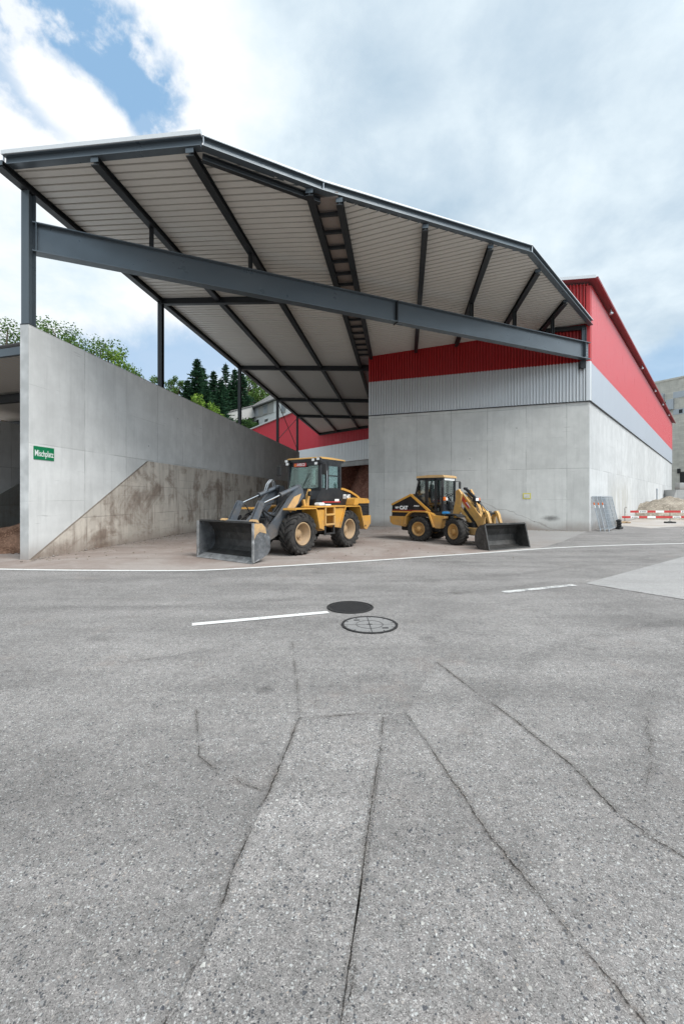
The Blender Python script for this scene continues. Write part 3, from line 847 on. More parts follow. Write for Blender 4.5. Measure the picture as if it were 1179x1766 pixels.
# ---------------------------------------------------------------- hall
P1 = Vector((12.15, 20.8, 0)); P2 = Vector((1.55, 24.62, 0))
FD = (P1-P2).normalized(); FA = math.atan2(FD.y, FD.x); FL = (P1-P2).length
SD = Vector((.661, .7504, 0)).normalized(); SA = math.atan2(SD.y, SD.x); SL = 52.6
ZC, ZG, ZR = 6.42, 8.36, 12.15
def fr(x, y=0, z=0): return P2 + FD*x + Vector((-FD.y, FD.x, 0))*y + Vector((0,0,z))
def sr(x, y=0, z=0): return P1 + SD*x + Vector((-SD.y, SD.x, 0))*y + Vector((0,0,z))
hall = empty('storage_hall', P1, 0, 'large storage hall with concrete base and grey and red ribbed cladding', 'hall')
def rel(p, root): return p - Vector(root.location)
def corrug(mb, L, z0, z1, pitch=.2, depth=.045, y=-.05, ztop=None, lip=.35):
    """trapezoid sheet hung in front of a wall; local x along it, outside is -y"""
    n = int(L/pitch); p = L/n; xs = []
    for i in range(n):
        o = i*p
        xs += [(o, y), (o+p*lip, y), (o+p*(lip+.15), y-depth), (o+p*.85, y-depth)]
    xs.append((L, y))
    vs = [(x, q, z0) for x, q in xs] + [(x, q, (ztop(x) if ztop else z1)) for x, q in xs]
    m = len(xs)
    mb.add(vs, [(i, i+1, m+i+1, m+i) for i in range(m-1)])
slope = lambda x: ZR + .096*(FL-x)*.9
mb = MB(); mb.box(0, FL, 0, .3, 0, ZC); mb.build('concrete_base', M['conc_front'], hall, rel(P2, hall), FA)
mb = MB(); mb.box(0.001, SL, 0, .3, 0, ZC-.002); mb.build('concrete_base', M['conc_side'], hall, (0,0,0), SA)
mb = MB(); mb.box(.0, FL, .02, .2, ZC+.002, ZR); mb.box(0, FL+.02, -.075, .02, ZC-.03, ZC+.006); mb.build('flashing_strip', M['steel_dark'], hall, rel(P2, hall), FA)
mb = MB(); mb.box(.0, SL, .02, .2, ZC+.002, ZR-.002); mb.box(.0, SL, -.08, .02, ZC-.035, ZC+.004); mb.build('flashing_strip', M['steel_dark'], hall, (0,0,0), SA)
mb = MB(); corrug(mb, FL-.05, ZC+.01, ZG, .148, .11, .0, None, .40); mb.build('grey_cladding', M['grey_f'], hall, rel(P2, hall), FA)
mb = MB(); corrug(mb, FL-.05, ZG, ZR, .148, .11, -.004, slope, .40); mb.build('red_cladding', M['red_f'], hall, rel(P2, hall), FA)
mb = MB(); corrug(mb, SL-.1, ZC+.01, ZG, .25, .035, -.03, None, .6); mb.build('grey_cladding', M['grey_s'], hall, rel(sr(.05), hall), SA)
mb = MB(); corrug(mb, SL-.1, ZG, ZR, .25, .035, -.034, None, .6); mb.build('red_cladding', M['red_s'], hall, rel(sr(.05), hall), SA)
HD = Vector((.137, 1, 0)).normalized(); HA = math.atan2(HD.y, HD.x)      # the hall's side towards the canopy
mb = MB(); mb.box(.31, 24, -.3, -.02, 0, ZC-.004); mb.box(.31, 24, -.3, -.12, ZC-.002, ZR+1); mb.build('concrete_base', M['conc_front'], hall, rel(P2, hall), HA)
mb = MB(); corrug(mb, 23.6, ZC, ZG, .2, -.05, -.05); mb.build('grey_cladding', M['grey_f'], hall, rel(P2+HD*.32, hall), HA)
mb = MB(); corrug(mb, 23.6, ZG+.002, ZR+1, .2, -.05, -.054); mb.build('red_cladding', M['red_f'], hall, rel(P2+HD*.32, hall), HA)
mb = MB()   # corner trims
for z0, z1, k in ((ZC+.012, ZG, 0), (ZG+.001, ZR-.1, 1)):
    q = [fr(FL-.16, -.112), fr(FL, -.112), sr(.0, -.075), sr(.12, -.075), sr(.12, -.03), fr(FL-.16, -.05)]
    mb.add([rel(p, hall)+Vector((0,0,z)) for z in (z0, z1) for p in q], [(0,1,7,6),(1,2,8,7),(2,3,9,8),(3,4,10,9),(5,0,6,11),(6,7,8,9,10,11)], k)
mb.build('corner_trim', [M['grey_f'], M['red_f']], hall)
# roof slab: eave along the right wall, rising away from it
ov, fo, th = .34, .42, .15
def roofz(p):
    d = (Vector((p.x,p.y,0))-sr(0,-ov)).dot(Vector((-SD.y, SD.x, 0)))
    return ZR+.10+.096*d
c1 = sr(-.25,-ov) - Vector((0,0,0)); 
# front overhang line is parallel to the front wall
nf = Vector((FD.y, -FD.x, 0))*fo
def isect(p, d, q, e):
    m = d.x*(-e.y)+e.x*d.y
    t = ((q.x-p.x)*(-e.y)+e.x*(q.y-p.y))/m
    return p+d*t
k0 = isect(sr(0,-ov), SD, P2+nf, FD)
k1 = sr(SL+.4,-ov); k2 = sr(SL+.4, 16); k3 = P2+nf-FD*.0; k4 = fr(0, 18)
ring = [k0, k1, k2, k4, k3]
mb = MB(); n = len(ring)
vs = [rel(Vector((p.x,p.y,roofz(p))), hall) for p in ring] + [rel(Vector((p.x,p.y,roofz(p)+th)), hall) for p in ring]
mb.add(vs, [tuple(range(n-1,-1,-1))], 0); mb.add(vs, [tuple(range(n,2*n))], 1)
for i in range(n):
    j = (i+1)%n; mb.add(vs, [(i,j,n+j,n+i)], 2)
mb.build('roof', [M['red_dark'], M['roof_top'], M['flash']], hall)
mb = MB()
e0 = Vector((k0.x,k0.y,roofz(k0))); e1 = Vector((k1.x,k1.y,roofz(k1)))
off = Vector((SD.y,-SD.x,0))
mb.obox(rel(e0+off*.05+Vector((0,0,-.02)), hall), rel(e1+off*.05+Vector((0,0,-.02)), hall), .09, .11)
mb.build('gutter', M['red_dark'], hall)
lamps = []
for v in (545, 638, 677, 700, 718):
    Y = (ZR-.25-CAMH)*F/(HZ-v); t = (Y-P1.y)/SD.y
    mb = MB(); q = rel(sr(t, -.26, ZR-.10), hall)
    mb.cbox(q.x-.09, q.x+.09, q.y-.09, q.y+.09, q.z-.13, q.z, .03); mb.obox(q+Vector((0,0,.0)), q+Vector((0,0,.20)), .05, .05, (1,0,0))
    mb.build('floodlight', M['steel_pale'], hall)
mb = MB()
q = [(2.2,0), (FL-2.8, 0)]
# small stake of a notice on the hall front
k = (908-CX)/F; s = (P2.x-k*P2.y)/(k*FD.y-FD.x); Yn = P2.y+FD.y*s
zn = CAMH-(855.5-HZ)/F*Yn
no = empty('wall_notice', fr(s, 0, zn), FA, 'small pale notice with yellow border on the hall front', 'notice')
mb = MB(); mb.box(-.19,.19,-.012,-.002,-.15,.15); mb.build('border', M['sign_yellow'], no)
mb = MB(); mb.box(-.14,.14,-.016,-.0125,-.10,.10); mb.build('sheet', M['paper'], no)

# ---------------------------------------------------------------- hall at the back
BD = Vector((.606,-.7955,0)).normalized(); BA = math.atan2(BD.y, BD.x)
B0 = Vector((3.1,48.6,0)) - BD*36; BL = 37.6
back = empty('back_hall', B0, BA, 'red and grey hall behind the canopy with an open bay of brown soil', 'hall')
bslope = lambda x: 13.0 + .052*x
OP0, OP1 = 36-5.6, 37.2
mb = MB(); mb.box(0, OP0, 0, .3, 0, 6.05); mb.box(OP1, BL, 0, .3, 0, 6.05); mb.box(0, BL, .02, .2, 6.06, 13.0); mb.build('concrete_base', M['conc_left'], back)
mb = MB(); mb.box(OP0-.0, OP1, -.06, .34, 5.45, 6.0); mb.build('lintel', M['block'], back)
mb = MB(); mb.box(36.0, 36.5, -.12, .42, 5.35, 6.07); mb.build('bracket', M['block'], back)
mb = MB(); corrug(mb, BL, 6.06, 8.36, .3, .05); mb.build('grey_cladding', M['grey_f'], back)
mb = MB(); corrug(mb, BL, 8.36, 13, .3, .05, -.054, bslope); mb.build('red_cladding', M['red_b'], back)
mb = MB()
mb.add([(-.3,-.4,12.98),(BL,-.4,13.0+.052*BL),(BL,12,13.6+.052*BL),(-.3,12,13.6),(-.3,-.4,13.16),(BL,-.4,13.18+.052*BL),(BL,12,13.78+.052*BL),(-.3,12,13.78)],
       [(3,2,1,0),(4,5,6,7),(0,1,5,4),(1,2,6,5),(2,3,7,6),(3,0,4,7)])
mb.build('roof', M['roof_top'], back)
mb = MB(); mb.box(-.2, 0, 0, 12, 0, 13); mb.box(OP0-3, OP1+1, 6.2, 6.5, 0, 6.04); mb.box(OP0-.4, OP0-.1, .3, 6.2, 0, 6.04); mb.box(OP1+.2, OP1+.4, .3, 6.2, 0, 6.04)
mb.box(0, BL, .31, 12, 6.045, 6.2)
mb.build('inner_wall', M['brown_dark'], back)
def heap(name, c, rx, ry, h, mat, label, cat, rot=0.0, n=46, rough=.12, seed=0, group=None, peak=1.0, tracks=False):
    mb = MB(); vs = []
    for j in range(n+1):
        for i in range(n+1):
            x, y = (i/n*2-1), (j/n*2-1); rr = math.hypot(x, y)
            a = max(0.0, 1-rr**1.25)**peak if rr < 1 else 0
            w = Vector((x*rx, y*ry, seed))
            z = h*a*(1+.45*noise.noise(w*.55)) + (rough*noise.noise(w*1.7)+rough*.5*noise.noise(w*4.5)+rough*.25*noise.noise(w*11))*min(1, a*4)
            if tracks:
                q = math.sin((x*rx*.95+1.3*noise.noise(w*.3))*2.2+y*ry*.55)
                z -= .14*max(0, q-.45)*min(1, a*3)
            vs.append((x*rx, y*ry, z if a > 0 else -.03))
    fs = [(j*(n+1)+i, j*(n+1)+i+1, (j+1)*(n+1)+i+1, (j+1)*(n+1)+i) for j in range(n) for i in range(n)]
    mb.add(vs, fs, 0, True)
    return tag(mb.build(name, mat, None, c, rot), label, cat, group)
hp = B0 + BD*33.8 + Vector((-BD.y, BD.x, 0))*6.2
heap('soil_heap', (hp.x, hp.y, .0), 7.5, 5.6, 7.2, M['brown_dark'], 'tall brown soil heap in the open bay of the back hall', 'heap', BA, 60, .45, 4, None, .5)
# ---------------------------------------------------------------- canopy
canopy = empty('open_canopy', wl(0, .125, 0), 0, 'big open steel canopy with ribbed sheets, dark beams and front girder between wall and hall', 'canopy')
CL = Vector(canopy.location)
def cl(p): return Vector(p) - CL
VT = .135
def vx(Y): return -.45 + VT*(Y-11.5)                      # the valley between the two roof halves
def zbot(X, Y):
    s = (X-vx(Y))*.991
    return 9.65 - .043*s if s < 0 else 9.62 + .035*s       # underside of the roof beams
BH = .20
# front edge corners at the level of the sheet
def corner(u, v, z): return at(u, v, z)
FA_, FB_, FC_, FD_ = corner(14, 290, 10.20), corner(350, 257, 9.98), corner(555, 334, 9.85), corner(911, 438, 10.05)
FE_ = Vector((12.12, 20.72, 10.30))
EDGES = [FA_, FB_, FC_, FD_, FE_]
for p in EDGES[:-1]: p.z = zbot(p.x, p.y)+BH
FE_.z = zbot(FE_.x, FE_.y)+BH - .13
import bmesh
def clip(mb, planes):
    """cuts the gathered mesh by planes (point, normal); what lies on the normal's side is removed"""
    bm = bmesh.new(); vs = [bm.verts.new(v) for v in mb.v]
    for f in mb.f:
        try: bm.faces.new([vs[i] for i in f])
        except ValueError: pass
    for p, nrm in planes:
        bmesh.ops.bisect_plane(bm, geom=bm.verts[:]+bm.edges[:]+bm.faces[:], plane_co=p, plane_no=nrm, clear_outer=True)
    bm.verts.index_update()
    mb.v = [v.co.copy() for v in bm.verts]; mb.f = [[v.index for v in f.verts] for f in bm.faces]
    mb.mi = [0]*len(mb.f); mb.sm = [False]*len(mb.f); bm.free()
def outward(p, q):
    d = (Vector((q.x,q.y,0))-Vector((p.x,p.y,0))).normalized()
    return Vector((d.y, -d.x, 0))
def ribbed(name, o, along, across, L, Wd, pitch, planes, zf, groove=.085, k0=0.0, mat='roof_sheet'):
    """ribs run along `along`, repeat along `across`; grooves stand above the pans, thickness above"""
    mb = MB(); n = int(L/pitch); cols = []
    for i in range(n):
        q = i*pitch+k0
        cols += [(q, 0), (q+pitch*.72, -.004), (q+pitch*.75, groove), (q+pitch*.96, groove)]
    m = 14; vs = []
    for q, dz in cols:
        for j in range(m+1):
            p = Vector(o) + Vector(across)*q + Vector(along)*(Wd*j/m)
            vs.append((p.x, p.y, zf(p.x, p.y)+dz))
    mb.v = [Vector(v) for v in vs]
    mb.f = [[i*(m+1)+j, i*(m+1)+j+1, (i+1)*(m+1)+j+1, (i+1)*(m+1)+j] for i in range(len(cols)-1) for j in range(m)]
    clip(mb, planes)
    mb.v = [cl(v) for v in mb.v]
    b = MB(); b.add(mb.v, mb.f)
    nv = len(b.v)   # the upper skin of the roof
    return b.build(name, M[mat], canopy)
zs = lambda x, y: zbot(x, y)+BH+.004
BN = Vector((-BD.y, BD.x, 0))                              # into the back hall
latL = Vector((.9911, -.1332, 0)); alB = Vector((.1332, .9911, 0))
EW = lambda x, y=0: wl(x, y)
left_plane = (wl(0, .33), Vector((-WD.y, WD.x, 0)))
frontAB = (FA_+outward(FA_,FB_)*-.02, outward(FA_, FB_)); frontBC = (FB_, outward(FB_, FC_))
frontCD = (FC_, outward(FC_, FD_)); frontDE = (FD_, outward(FD_, FE_))
vn = Vector((.991, -.134, 0))
v0 = Vector((vx(11.5), 11.5, 0))
ribbed('roof_sheet', (-10.5, 10.6, 0), latL, alB, 56, 20, .25, [left_plane, frontAB, frontBC, (v0 - vn*.30, vn), (B0-BN*.02, BN)], zs)
ribD = FD; acr = Vector((-FD.y, FD.x, 0))
ribbed('roof_sheet', Vector((-3.2, 11.8, 0))-acr*3.4, ribD, acr, 20, 19, .245, [(v0 + vn*.30, -vn), frontCD, frontDE, (fr(0,-.10), acr)], zs)
# upper skin, seen only from above
mb = MB()
top = [FA_+Vector((-.1,0,0)), FB_, FC_, FD_, FE_, fr(0,-.1), Vector((vx(47), 47, 0)), B0+BD*32.6, wl(44,.3), wl(20,.3)]
mb.add([cl(Vector((p.x, p.y, zs(p.x,p.y)+.12))) for p in top], [tuple(range(len(top)))])
mb.build('roof_skin', M['roof_top'], canopy)
# valley gutter between the two halves: panels on cross battens
mb = MB(); ga = v0+alB*-.2; L_ = 15.3
mb.add([cl(Vector((p.x,p.y,zbot(p.x,p.y)+.19))) for p in (v0-vn*.34, v0+vn*.34, v0+vn*.34+alB*13.2, v0-vn*.34+alB*13.2)]
       + [cl(Vector((p.x,p.y,zbot(p.x,p.y)+.34))) for p in (v0-vn*.34, v0+vn*.34, v0+vn*.34+alB*13.2, v0-vn*.34+alB*13.2)],
       [(0,3,2,1),(4,5,6,7),(0,1,5,4),(1,2,6,5),(2,3,7,6),(3,0,4,7)])
mb.build('valley_gutter', M['gutter_sheet'], canopy)
for i in range(16):
    p = v0 + alB*(.55+i*.8)
    if p.y > 24.3: break
    mb = MB(); z = zbot(p.x, p.y)+.09
    mb.obox(cl(Vector((*(p-vn*.31).xy, z))), cl(Vector((*(p+vn*.31).xy, z))), .09, .09)
    mb.build('batten', M['steel_dark'], canopy)
# roof beams
def beam(p, q, name='roof_beam', h=BH, w=.20, mat='steel_dark', taper=True):
    mb = MB(); zp, zq = zbot(p.x,p.y), zbot(q.x,q.y)
    a, b = cl(Vector((p.x,p.y,zp+h/2))), cl(Vector((q.x,q.y,zq+h/2)))
    mb.ibeam(a, b, h-.006, w, .022, .05)
    d = (b-a).normalized()
    mb.obox(a-d*.012+Vector((0,0,.03)), a+d*.004+Vector((0,0,.03)), w, h-.08, mi=1)      # end plate
    return mb.build(name, [M[mat], M['steel']], canopy)
def onfront(p, d, e):
    return isect(Vector((p.x,p.y,0)), d, e[0], Vector((-e[1].y, e[1].x, 0)))
def endback(p, d): return isect(Vector((p.x,p.y,0)), d, B0-BN*.12, BD)
def endhall(p, d): return isect(Vector((p.x,p.y,0)), d, fr(0,-.12), FD)
def dv(t): return Vector((t, 1, 0)).normalized()
e0 = wl(-.75, .125); beam(e0, endback(e0, WD), w=.22)
ends = []
for (u, v, t, z) in ((163,283,.126,9.9), (327,268,.1375,9.78), (533,336,.133,9.68)):
    p = at(u, v, z); d = dv(t); ends.append((p, d)); beam(p, endback(p, d))
p = at(585, 353, 9.63); beam(p, endhall(p, dv(.135)), w=.18); ends.append((p, dv(.135)))
for (u, v, t, z) in ((733,397,.148,9.72), (845.5,431,.144,9.80), (927,472,.140,9.88), (975,524,.139,9.94)):
    p = at(u, v, z); d = dv(t); ends.append((p, d)); beam(p, endhall(p, d), w=.18)
# front edge beams with white flashing, one per straight run
for i, (p, q) in enumerate(zip(EDGES, EDGES[1:])):
    mb = MB(); h = .24
    a, b = cl(p)+Vector((0,0,h/2)), cl(q)+Vector((0,0,h/2))
    o = outward(p, q)*.05
    mb.ibeam(a+o, b+o, h, .20, .022, .02); mb.build('edge_beam', M['steel'], canopy)
    mb = MB(); o = outward(p, q)*.10
    d = (b-a).normalized()
    fh = .10 if i == 0 else .034
    mb.obox(a+o+Vector((0,0,h/2+.002+fh/2)), b+o+Vector((0,0,h/2+.002+fh/2)), .16 if i == 0 else .09, fh, ext=.03); mb.build('flashing', M['flash'], canopy)
    if i < 4:
        mb = MB(); mb.obox(a+o*1.2+Vector((0,0,-.10)), a+o*1.2+Vector((0,0,.10)), .03, .02, (1,0,0)); mb.build('joint_plate', M['steel_pale'], canopy)
# second, inner trimmer behind the run B-C
mb = MB(); p, q = FB_.copy(), FC_.copy(); o = outward(p, q)*-.13
mb.ibeam(cl(p+o)+Vector((0,0,-.10)), cl(q+o)+Vector((0,0,-.11)), .16, .12); mb.build('trimmer', M['steel_dark'], canopy)
# columns on the wall
colx = [0.14, 6.75, 16.1, 25.1, 32.6]
for i, x in enumerate(colx):
    p = wl(x, .125); zt = zbot(p.x, p.y) - (.0 if i == 0 else .0)
    mb = MB(); w = .24 if i == 0 else .20
    mb.ibeam(cl(Vector((p.x,p.y,WH+.02))), cl(Vector((p.x,p.y,zt))), w, w*.95, .018, .014, up=WD)
    cmb = mb.build('column', M['steel'] if i == 0 else M['steel_dark'], canopy)
    mb = MB(); mb.box(-w*.62,w*.62,-.124,.124,0,.02)
    mb.build('base_plate', M['steel_dark'], cmb, cl(Vector((p.x,p.y,WH))), WA)
# cross beams under the roof
for i in (1, 2, 3, 4):
    p = wl(colx[i], .125); q = p + latL*9.2
    if i == 1: q = isect(p, latL, v0-vn*.2, alB)
    if i > 1: q = isect(p, latL, Vector((P2.x-.05, P2.y, 0)), alB)
    mb = MB()
    mb.ibeam(cl(Vector((p.x,p.y,zbot(p.x,p.y)+.10))), cl(Vector((q.x,q.y,zbot(q.x,q.y)+.08))), .34, .2, .024, .05)
    mb.build('cross_beam', M['steel_dark'], canopy)
mb = MB()
p = endback(e0, WD); q = p + BD*10
mb.ibeam(cl(Vector((p.x,p.y,zbot(p.x,p.y)+.05))), cl(Vector((q.x,q.y,zbot(q.x,q.y)+.05))), .34, .2, .024, .05); mb.build('cross_beam', M['steel_dark'], canopy)
# cross bracing between the two last columns
for a, b in (((colx[3], WH+.25), (colx[4], 9.85)), ((colx[3], 9.85), (colx[4], WH+.25))):
    mb = MB(); mb.tube([cl(wl(a[0], .125, a[1])), cl(wl(b[0], .125, b[1]))], .03, 6); mb.build('brace', M['steel_dark'], canopy)
# the long front girder
G0 = wl(.27, .10); G1 = Vector((11.98, 20.62, 0))
GT, GB = 9.24, 8.43
def gp(t, z): q = G0.lerp(G1, t); return cl(Vector((q.x, q.y, z)))
mb = MB(); mb.ibeam(gp(0,(GT+GB)/2), gp(1,(GT+GB)/2-.05), GT-GB, .30, .03, .02)
gd = mb.build('girder', M['steel'], canopy)
mb = MB(); gdv = (G1-G0).normalized(); gn = Vector((gdv.y,-gdv.x,0))
pz = gp(.516, (GT+GB)/2-.03)
mb.obox(pz-Vector((0,0,.44)), pz+Vector((0,0,.41)), .315, .035, gdv)
mb.build('splice_plate', M['steel_dark'], canopy)
for t in (.004, .985):
    mb = MB(); mb.obox(gp(t, GB+.03), gp(t, GT-.03), .29, .02, gdv); mb.build('end_plate', M['steel'], canopy)
for dz in (.2,.33,.46,.59):
    for dx in (-.16,-.08):
        mb = MB(); q = gp(1, GB+dz-.06)+gdv*(dx-.06)+gn*.015; mb.tube([q, q+gn*.03], .018, 6); mb.build('bolt', M['steel_pale'], canopy)
# posts between girder and roof beams
def girder_cross(p, d): return isect(Vector((p.x,p.y,0)), d, G0, gdv)
for i, (p, d) in enumerate(ends):
    if i in (2, 3, 4): continue
    q = girder_cross(p, d); mb = MB()
    mb.ibeam(cl(Vector((q.x,q.y,GT-.03))), cl(Vector((q.x,q.y,zbot(q.x,q.y)+.02))), .13, .12, .012, .012, up=gdv)
    mb.build('post', M['steel_dark'], canopy)
# column stub and bearing at the hall corner
q = fr(FL-.28, -.24)
mb = MB(); mb.ibeam(cl(Vector((q.x,q.y,GT-.1))), cl(Vector((q.x,q.y,9.98))), .2, .2, .016, .014, up=FD); mb.build('corner_post', M['steel'], canopy)
mb = MB(); q2 = fr(FL-.34,-.22); mb.box(-.13,.13,-.13,.2,-.34,0); mb.box(-.09,.09,-.16,-.12,-.40,-.10)
mb.build('bearing', M['steel_dark'], canopy, cl(Vector((q2.x,q2.y,GB-.08))), FA)
mb = MB(); a, b = fr(FL-2.9,-.2), fr(FL-.2,-.2)
mb.ibeam(cl(Vector((a.x,a.y,zbot(a.x,a.y)+.18))), cl(Vector((b.x,b.y,9.98))), .2, .16); mb.build('trimmer', M['steel_dark'], canopy)

# loose stones swept about the mixing floor
mb = MB()
for i in range(900):
    if i < 420: x, y = rnd.uniform(-.2, 26), -.12-abs(rnd.gauss(0, .55)); p = wl(x, y)
    elif i < 560: p = fr(rnd.uniform(0, 11), -.05-abs(rnd.gauss(0,.4)))
    else: p = Vector((rnd.uniform(-7.5, 5), rnd.uniform(11.5, 23), 0))
    if p.x < W0.x + (p.y-W0.y)*.122 + .1: continue
    s = rnd.uniform(.008,.026)
    mb.cbox(p.x-s, p.x+s, p.y-s, p.y+s*.8, .004, .004+s*rnd.uniform(.6,1.2), s*.5)
tag(mb.build('loose_stones', M['sand']), 'small loose stones scattered over the mixing floor and along the walls', kind='stuff')
# ---------------------------------------------------------------- neighbouring bay at far left
LD = Vector((-.955, .297, 0)).normalized()
s0 = wl(.35, .30)
bay = empty('side_shelter', (s0.x, s0.y, 0), 0, 'low dark roofed shelter at the left edge, beyond the concrete wall', 'shelter')
BLc = Vector(bay.location)
def bl(p, z): return Vector((p.x, p.y, z)) - BLc
mb = MB(); a = s0 + Vector((-.02,0,0)); b = s0+LD*11
mb.obox(bl(a, 5.80), bl(b, 5.80), .10, .22); mb.build('edge_beam', M['steel'], bay)
mb = MB(); n = 46
for i in range(n):
    p0 = s0 + LD*(i*.24); p1 = s0+LD*(i*.24+.17); p2 = s0+LD*((i+1)*.24)
    for u_, w_, dz in ((p0, p1, 0), (p1, p2, .05)):
        mb.add([bl(u_, 5.9+dz), bl(w_, 5.9+dz), bl(w_+WD*18, 5.75+dz), bl(u_+WD*18, 5.75+dz)], [(0,1,2,3)])
mb.build('roof_sheet', M['roof_sheet'], bay)
mb = MB(); mb.add([bl(s0-WD*.1, 6.0), bl(s0+LD*11-WD*.1, 6.0), bl(s0+LD*11+WD*18, 5.9), bl(s0+WD*18, 5.9)], [(0,3,2,1)]); mb.build('roof_skin', M['roof_top'], bay)
for k in (3.6, 8.0, 12.5):
    mb = MB(); mb.ibeam(bl(s0+WD*k, 5.62), bl(s0+WD*k+LD*11, 5.62), .32, .2, .02, .05); mb.build('roof_beam', M['steel_dark'], bay)
mb = MB(); mb.ibeam(bl(s0+WD*3.6+LD*.2, 5.3), bl(s0+WD*13+LD*6, 5.3), .3, .2, .02, .05); mb.build('roof_beam', M['steel_dark'], bay)
ow = empty('concrete_wall', wl(4.5, 9.2), WA, 'stained concrete wall inside the dark shelter at the left edge', 'wall')
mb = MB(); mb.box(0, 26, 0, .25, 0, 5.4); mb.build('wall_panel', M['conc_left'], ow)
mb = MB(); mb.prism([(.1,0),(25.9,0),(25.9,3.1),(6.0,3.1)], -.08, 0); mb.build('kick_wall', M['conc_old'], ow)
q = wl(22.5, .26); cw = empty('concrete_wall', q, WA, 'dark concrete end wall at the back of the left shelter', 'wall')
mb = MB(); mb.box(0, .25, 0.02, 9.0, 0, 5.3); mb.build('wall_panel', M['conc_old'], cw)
q = wl(5.2, 2.7)
heap('gravel_heap', (q.x, q.y, .0), 4.6, 2.4, 1.5, M['brown'], 'reddish brown gravel heap at the left edge behind the concrete wall', 'heap', WA, 60, .12, 2, None, 1.0)
mb = MB()
for i in range(260):
    x, y = rnd.uniform(1.0, 6), rnd.uniform(.35, 4.5); s = rnd.uniform(.012,.05)
    mb.cbox(x-s,x+s,y-s,y+s*.8,.0,s*1.2,s*.5)
tag(mb.build('loose_gravel', M['brown'], None, W0, WA), 'loose brown gravel spilled in front of the heap at left', kind='stuff')

# ---------------------------------------------------------------- right side: sand, blocks, barrier, fence panels
sp = at(1185, 880)
heap('sand_pile', (28.6, 36.6, .0), 8.5, 5.6, 1.5, M['sand'], 'wide sandy heap with wheel ruts behind the striped barrier', 'heap', SA-.75, 90, .10, 6, None, .38, True)
blk = []
def block(c, dx, dy, h, z, rot, label):
    mb = MB(); mb.cbox(-dx/2,dx/2,-dy/2,dy/2,0,h,.04)
    return tag(mb.build('concrete_block', M['block'], None, (c[0], c[1], z), rot), label, 'concrete block', 'concrete blocks behind the sand pile')
q = Vector((38.9, 49.6, 0)); rr_ = -.15
dd = Vector((math.cos(rr_), math.sin(rr_), 0))
mb = MB(); mb.prism([(-.9,0),(22,0),(22,2.55),(-.1,2.55)], -.6, 6)
tag(mb.build('concrete_ramp', M['block'], None, (q.x, q.y, 0), rr_), 'sloped concrete bank carrying the blocks behind the sand pile', 'ramp')
for i, lab in enumerate(('concrete block on the bank, leftmost, next to the hall wall', 'concrete block on the bank, second from the hall wall', 'concrete block on the bank, third from the hall wall')):
    block(q+dd*(1.5+i*2.45), 2.4, .9, .8, 2.556, rr_+.01*i, lab)
mb = MB(); pz_ = at(1131, 864); mb.cbox(-.05,.05,-.05,.05,0,2.0,.02); mb.box(-.07,.07,-.02,.02,1.75,1.95)
tag(mb.build('marker_post', M['steel_pale'], None, (29.6, 39.8, .5)), 'thin grey post standing in the sand near the hall wall', 'post')

YB = 27.3
def plank(u0, z, segs, label, y):
    x0 = (u0-CX)/F*y
    r = empty('barrier_plank', (x0, y, z), 0, label, 'barrier plank', 'red and white barrier planks')
    L = .54; n = len(segs); mb = MB(); t = .028; h = .135
    for i, k in enumerate(segs):
        if k == 'r': mb.box(i*L, (i+1)*L, -t/2, t/2, -h/2, h/2)
    for i, k in enumerate(segs):
        if k != 'r': mb.box(i*L+.001, (i+1)*L-.001, -t/2+.001, t/2-.001, -h/2+.001, h/2-.001, 1)
    mb.build('plank', [M['red_sign'], M['white']], r)
    for i, k in enumerate(segs):
        if k != 't': continue
        mb = MB(); x = i*L+.06
        mb.prism([(x,-.035),(x+.09,-.035),(x+.06,.04)], -t/2-.004, -t/2-.0005)
        mb.build('logo', M['black'], r)
        ws = (.10,.05,.07,.04,.07,.05); x += .12; mb = MB()
        for w in ws: mb.box(x, x+w*.62, -t/2-.004, -t/2-.0005, -.028, .022); x += w*.8
        mb.build('lettering', M['black'], r)
    return r
YL = YB
plank(1072.3, .40, 'rtrwr', 'lower striped barrier plank from the orange foot', YL)
plank(1144.8, .40, 'rtrwr', 'lower striped barrier plank from the black foot rightwards', YL)
plank(1086.5, .755, 'rtrwr', 'upper striped barrier plank nearest the hall wall', YL-.05)
plank(1158.7, .755, 'rtrwr', 'upper striped barrier plank leaving the right edge', YL-.05)
def stand(u, v, mat, label, hook):
    p = at(u, v); x = (u-CX)/F*YL
    r = empty('barrier_stand', (x, YL+.06, .006), 0, label, 'barrier stand')
    mb = MB()
    for s in (-1, 1): mb.cbox(s*.17-.14, s*.17+.14, -.16, .16, 0, .10, .03)
    mb.cbox(-.1,.1,-.09,.09,.02,.12,.02)
    mb.build('foot', M[mat], r)
    mb = MB(); mb.tube([(0,0,.1),(0,0,.95)], .017, 8)
    if hook: mb.tube([(0,0,.95),(.02,0,1.02),(.09,0,1.05),(.13,0,.98)], .012, 6)
    mb.tube([(0,-.0,.72),(0,-.11,.71)], .012, 6); mb.tube([(0,0,.36),(0,-.1,.35)], .012, 6)
    mb.build('rod', M['steel_dark'], r)
stand(1078, 902, 'tan', 'barrier stand with orange foot and hooked rod', True)
stand(1156, 904, 'black_matt', 'barrier stand with black rubber feet', False)

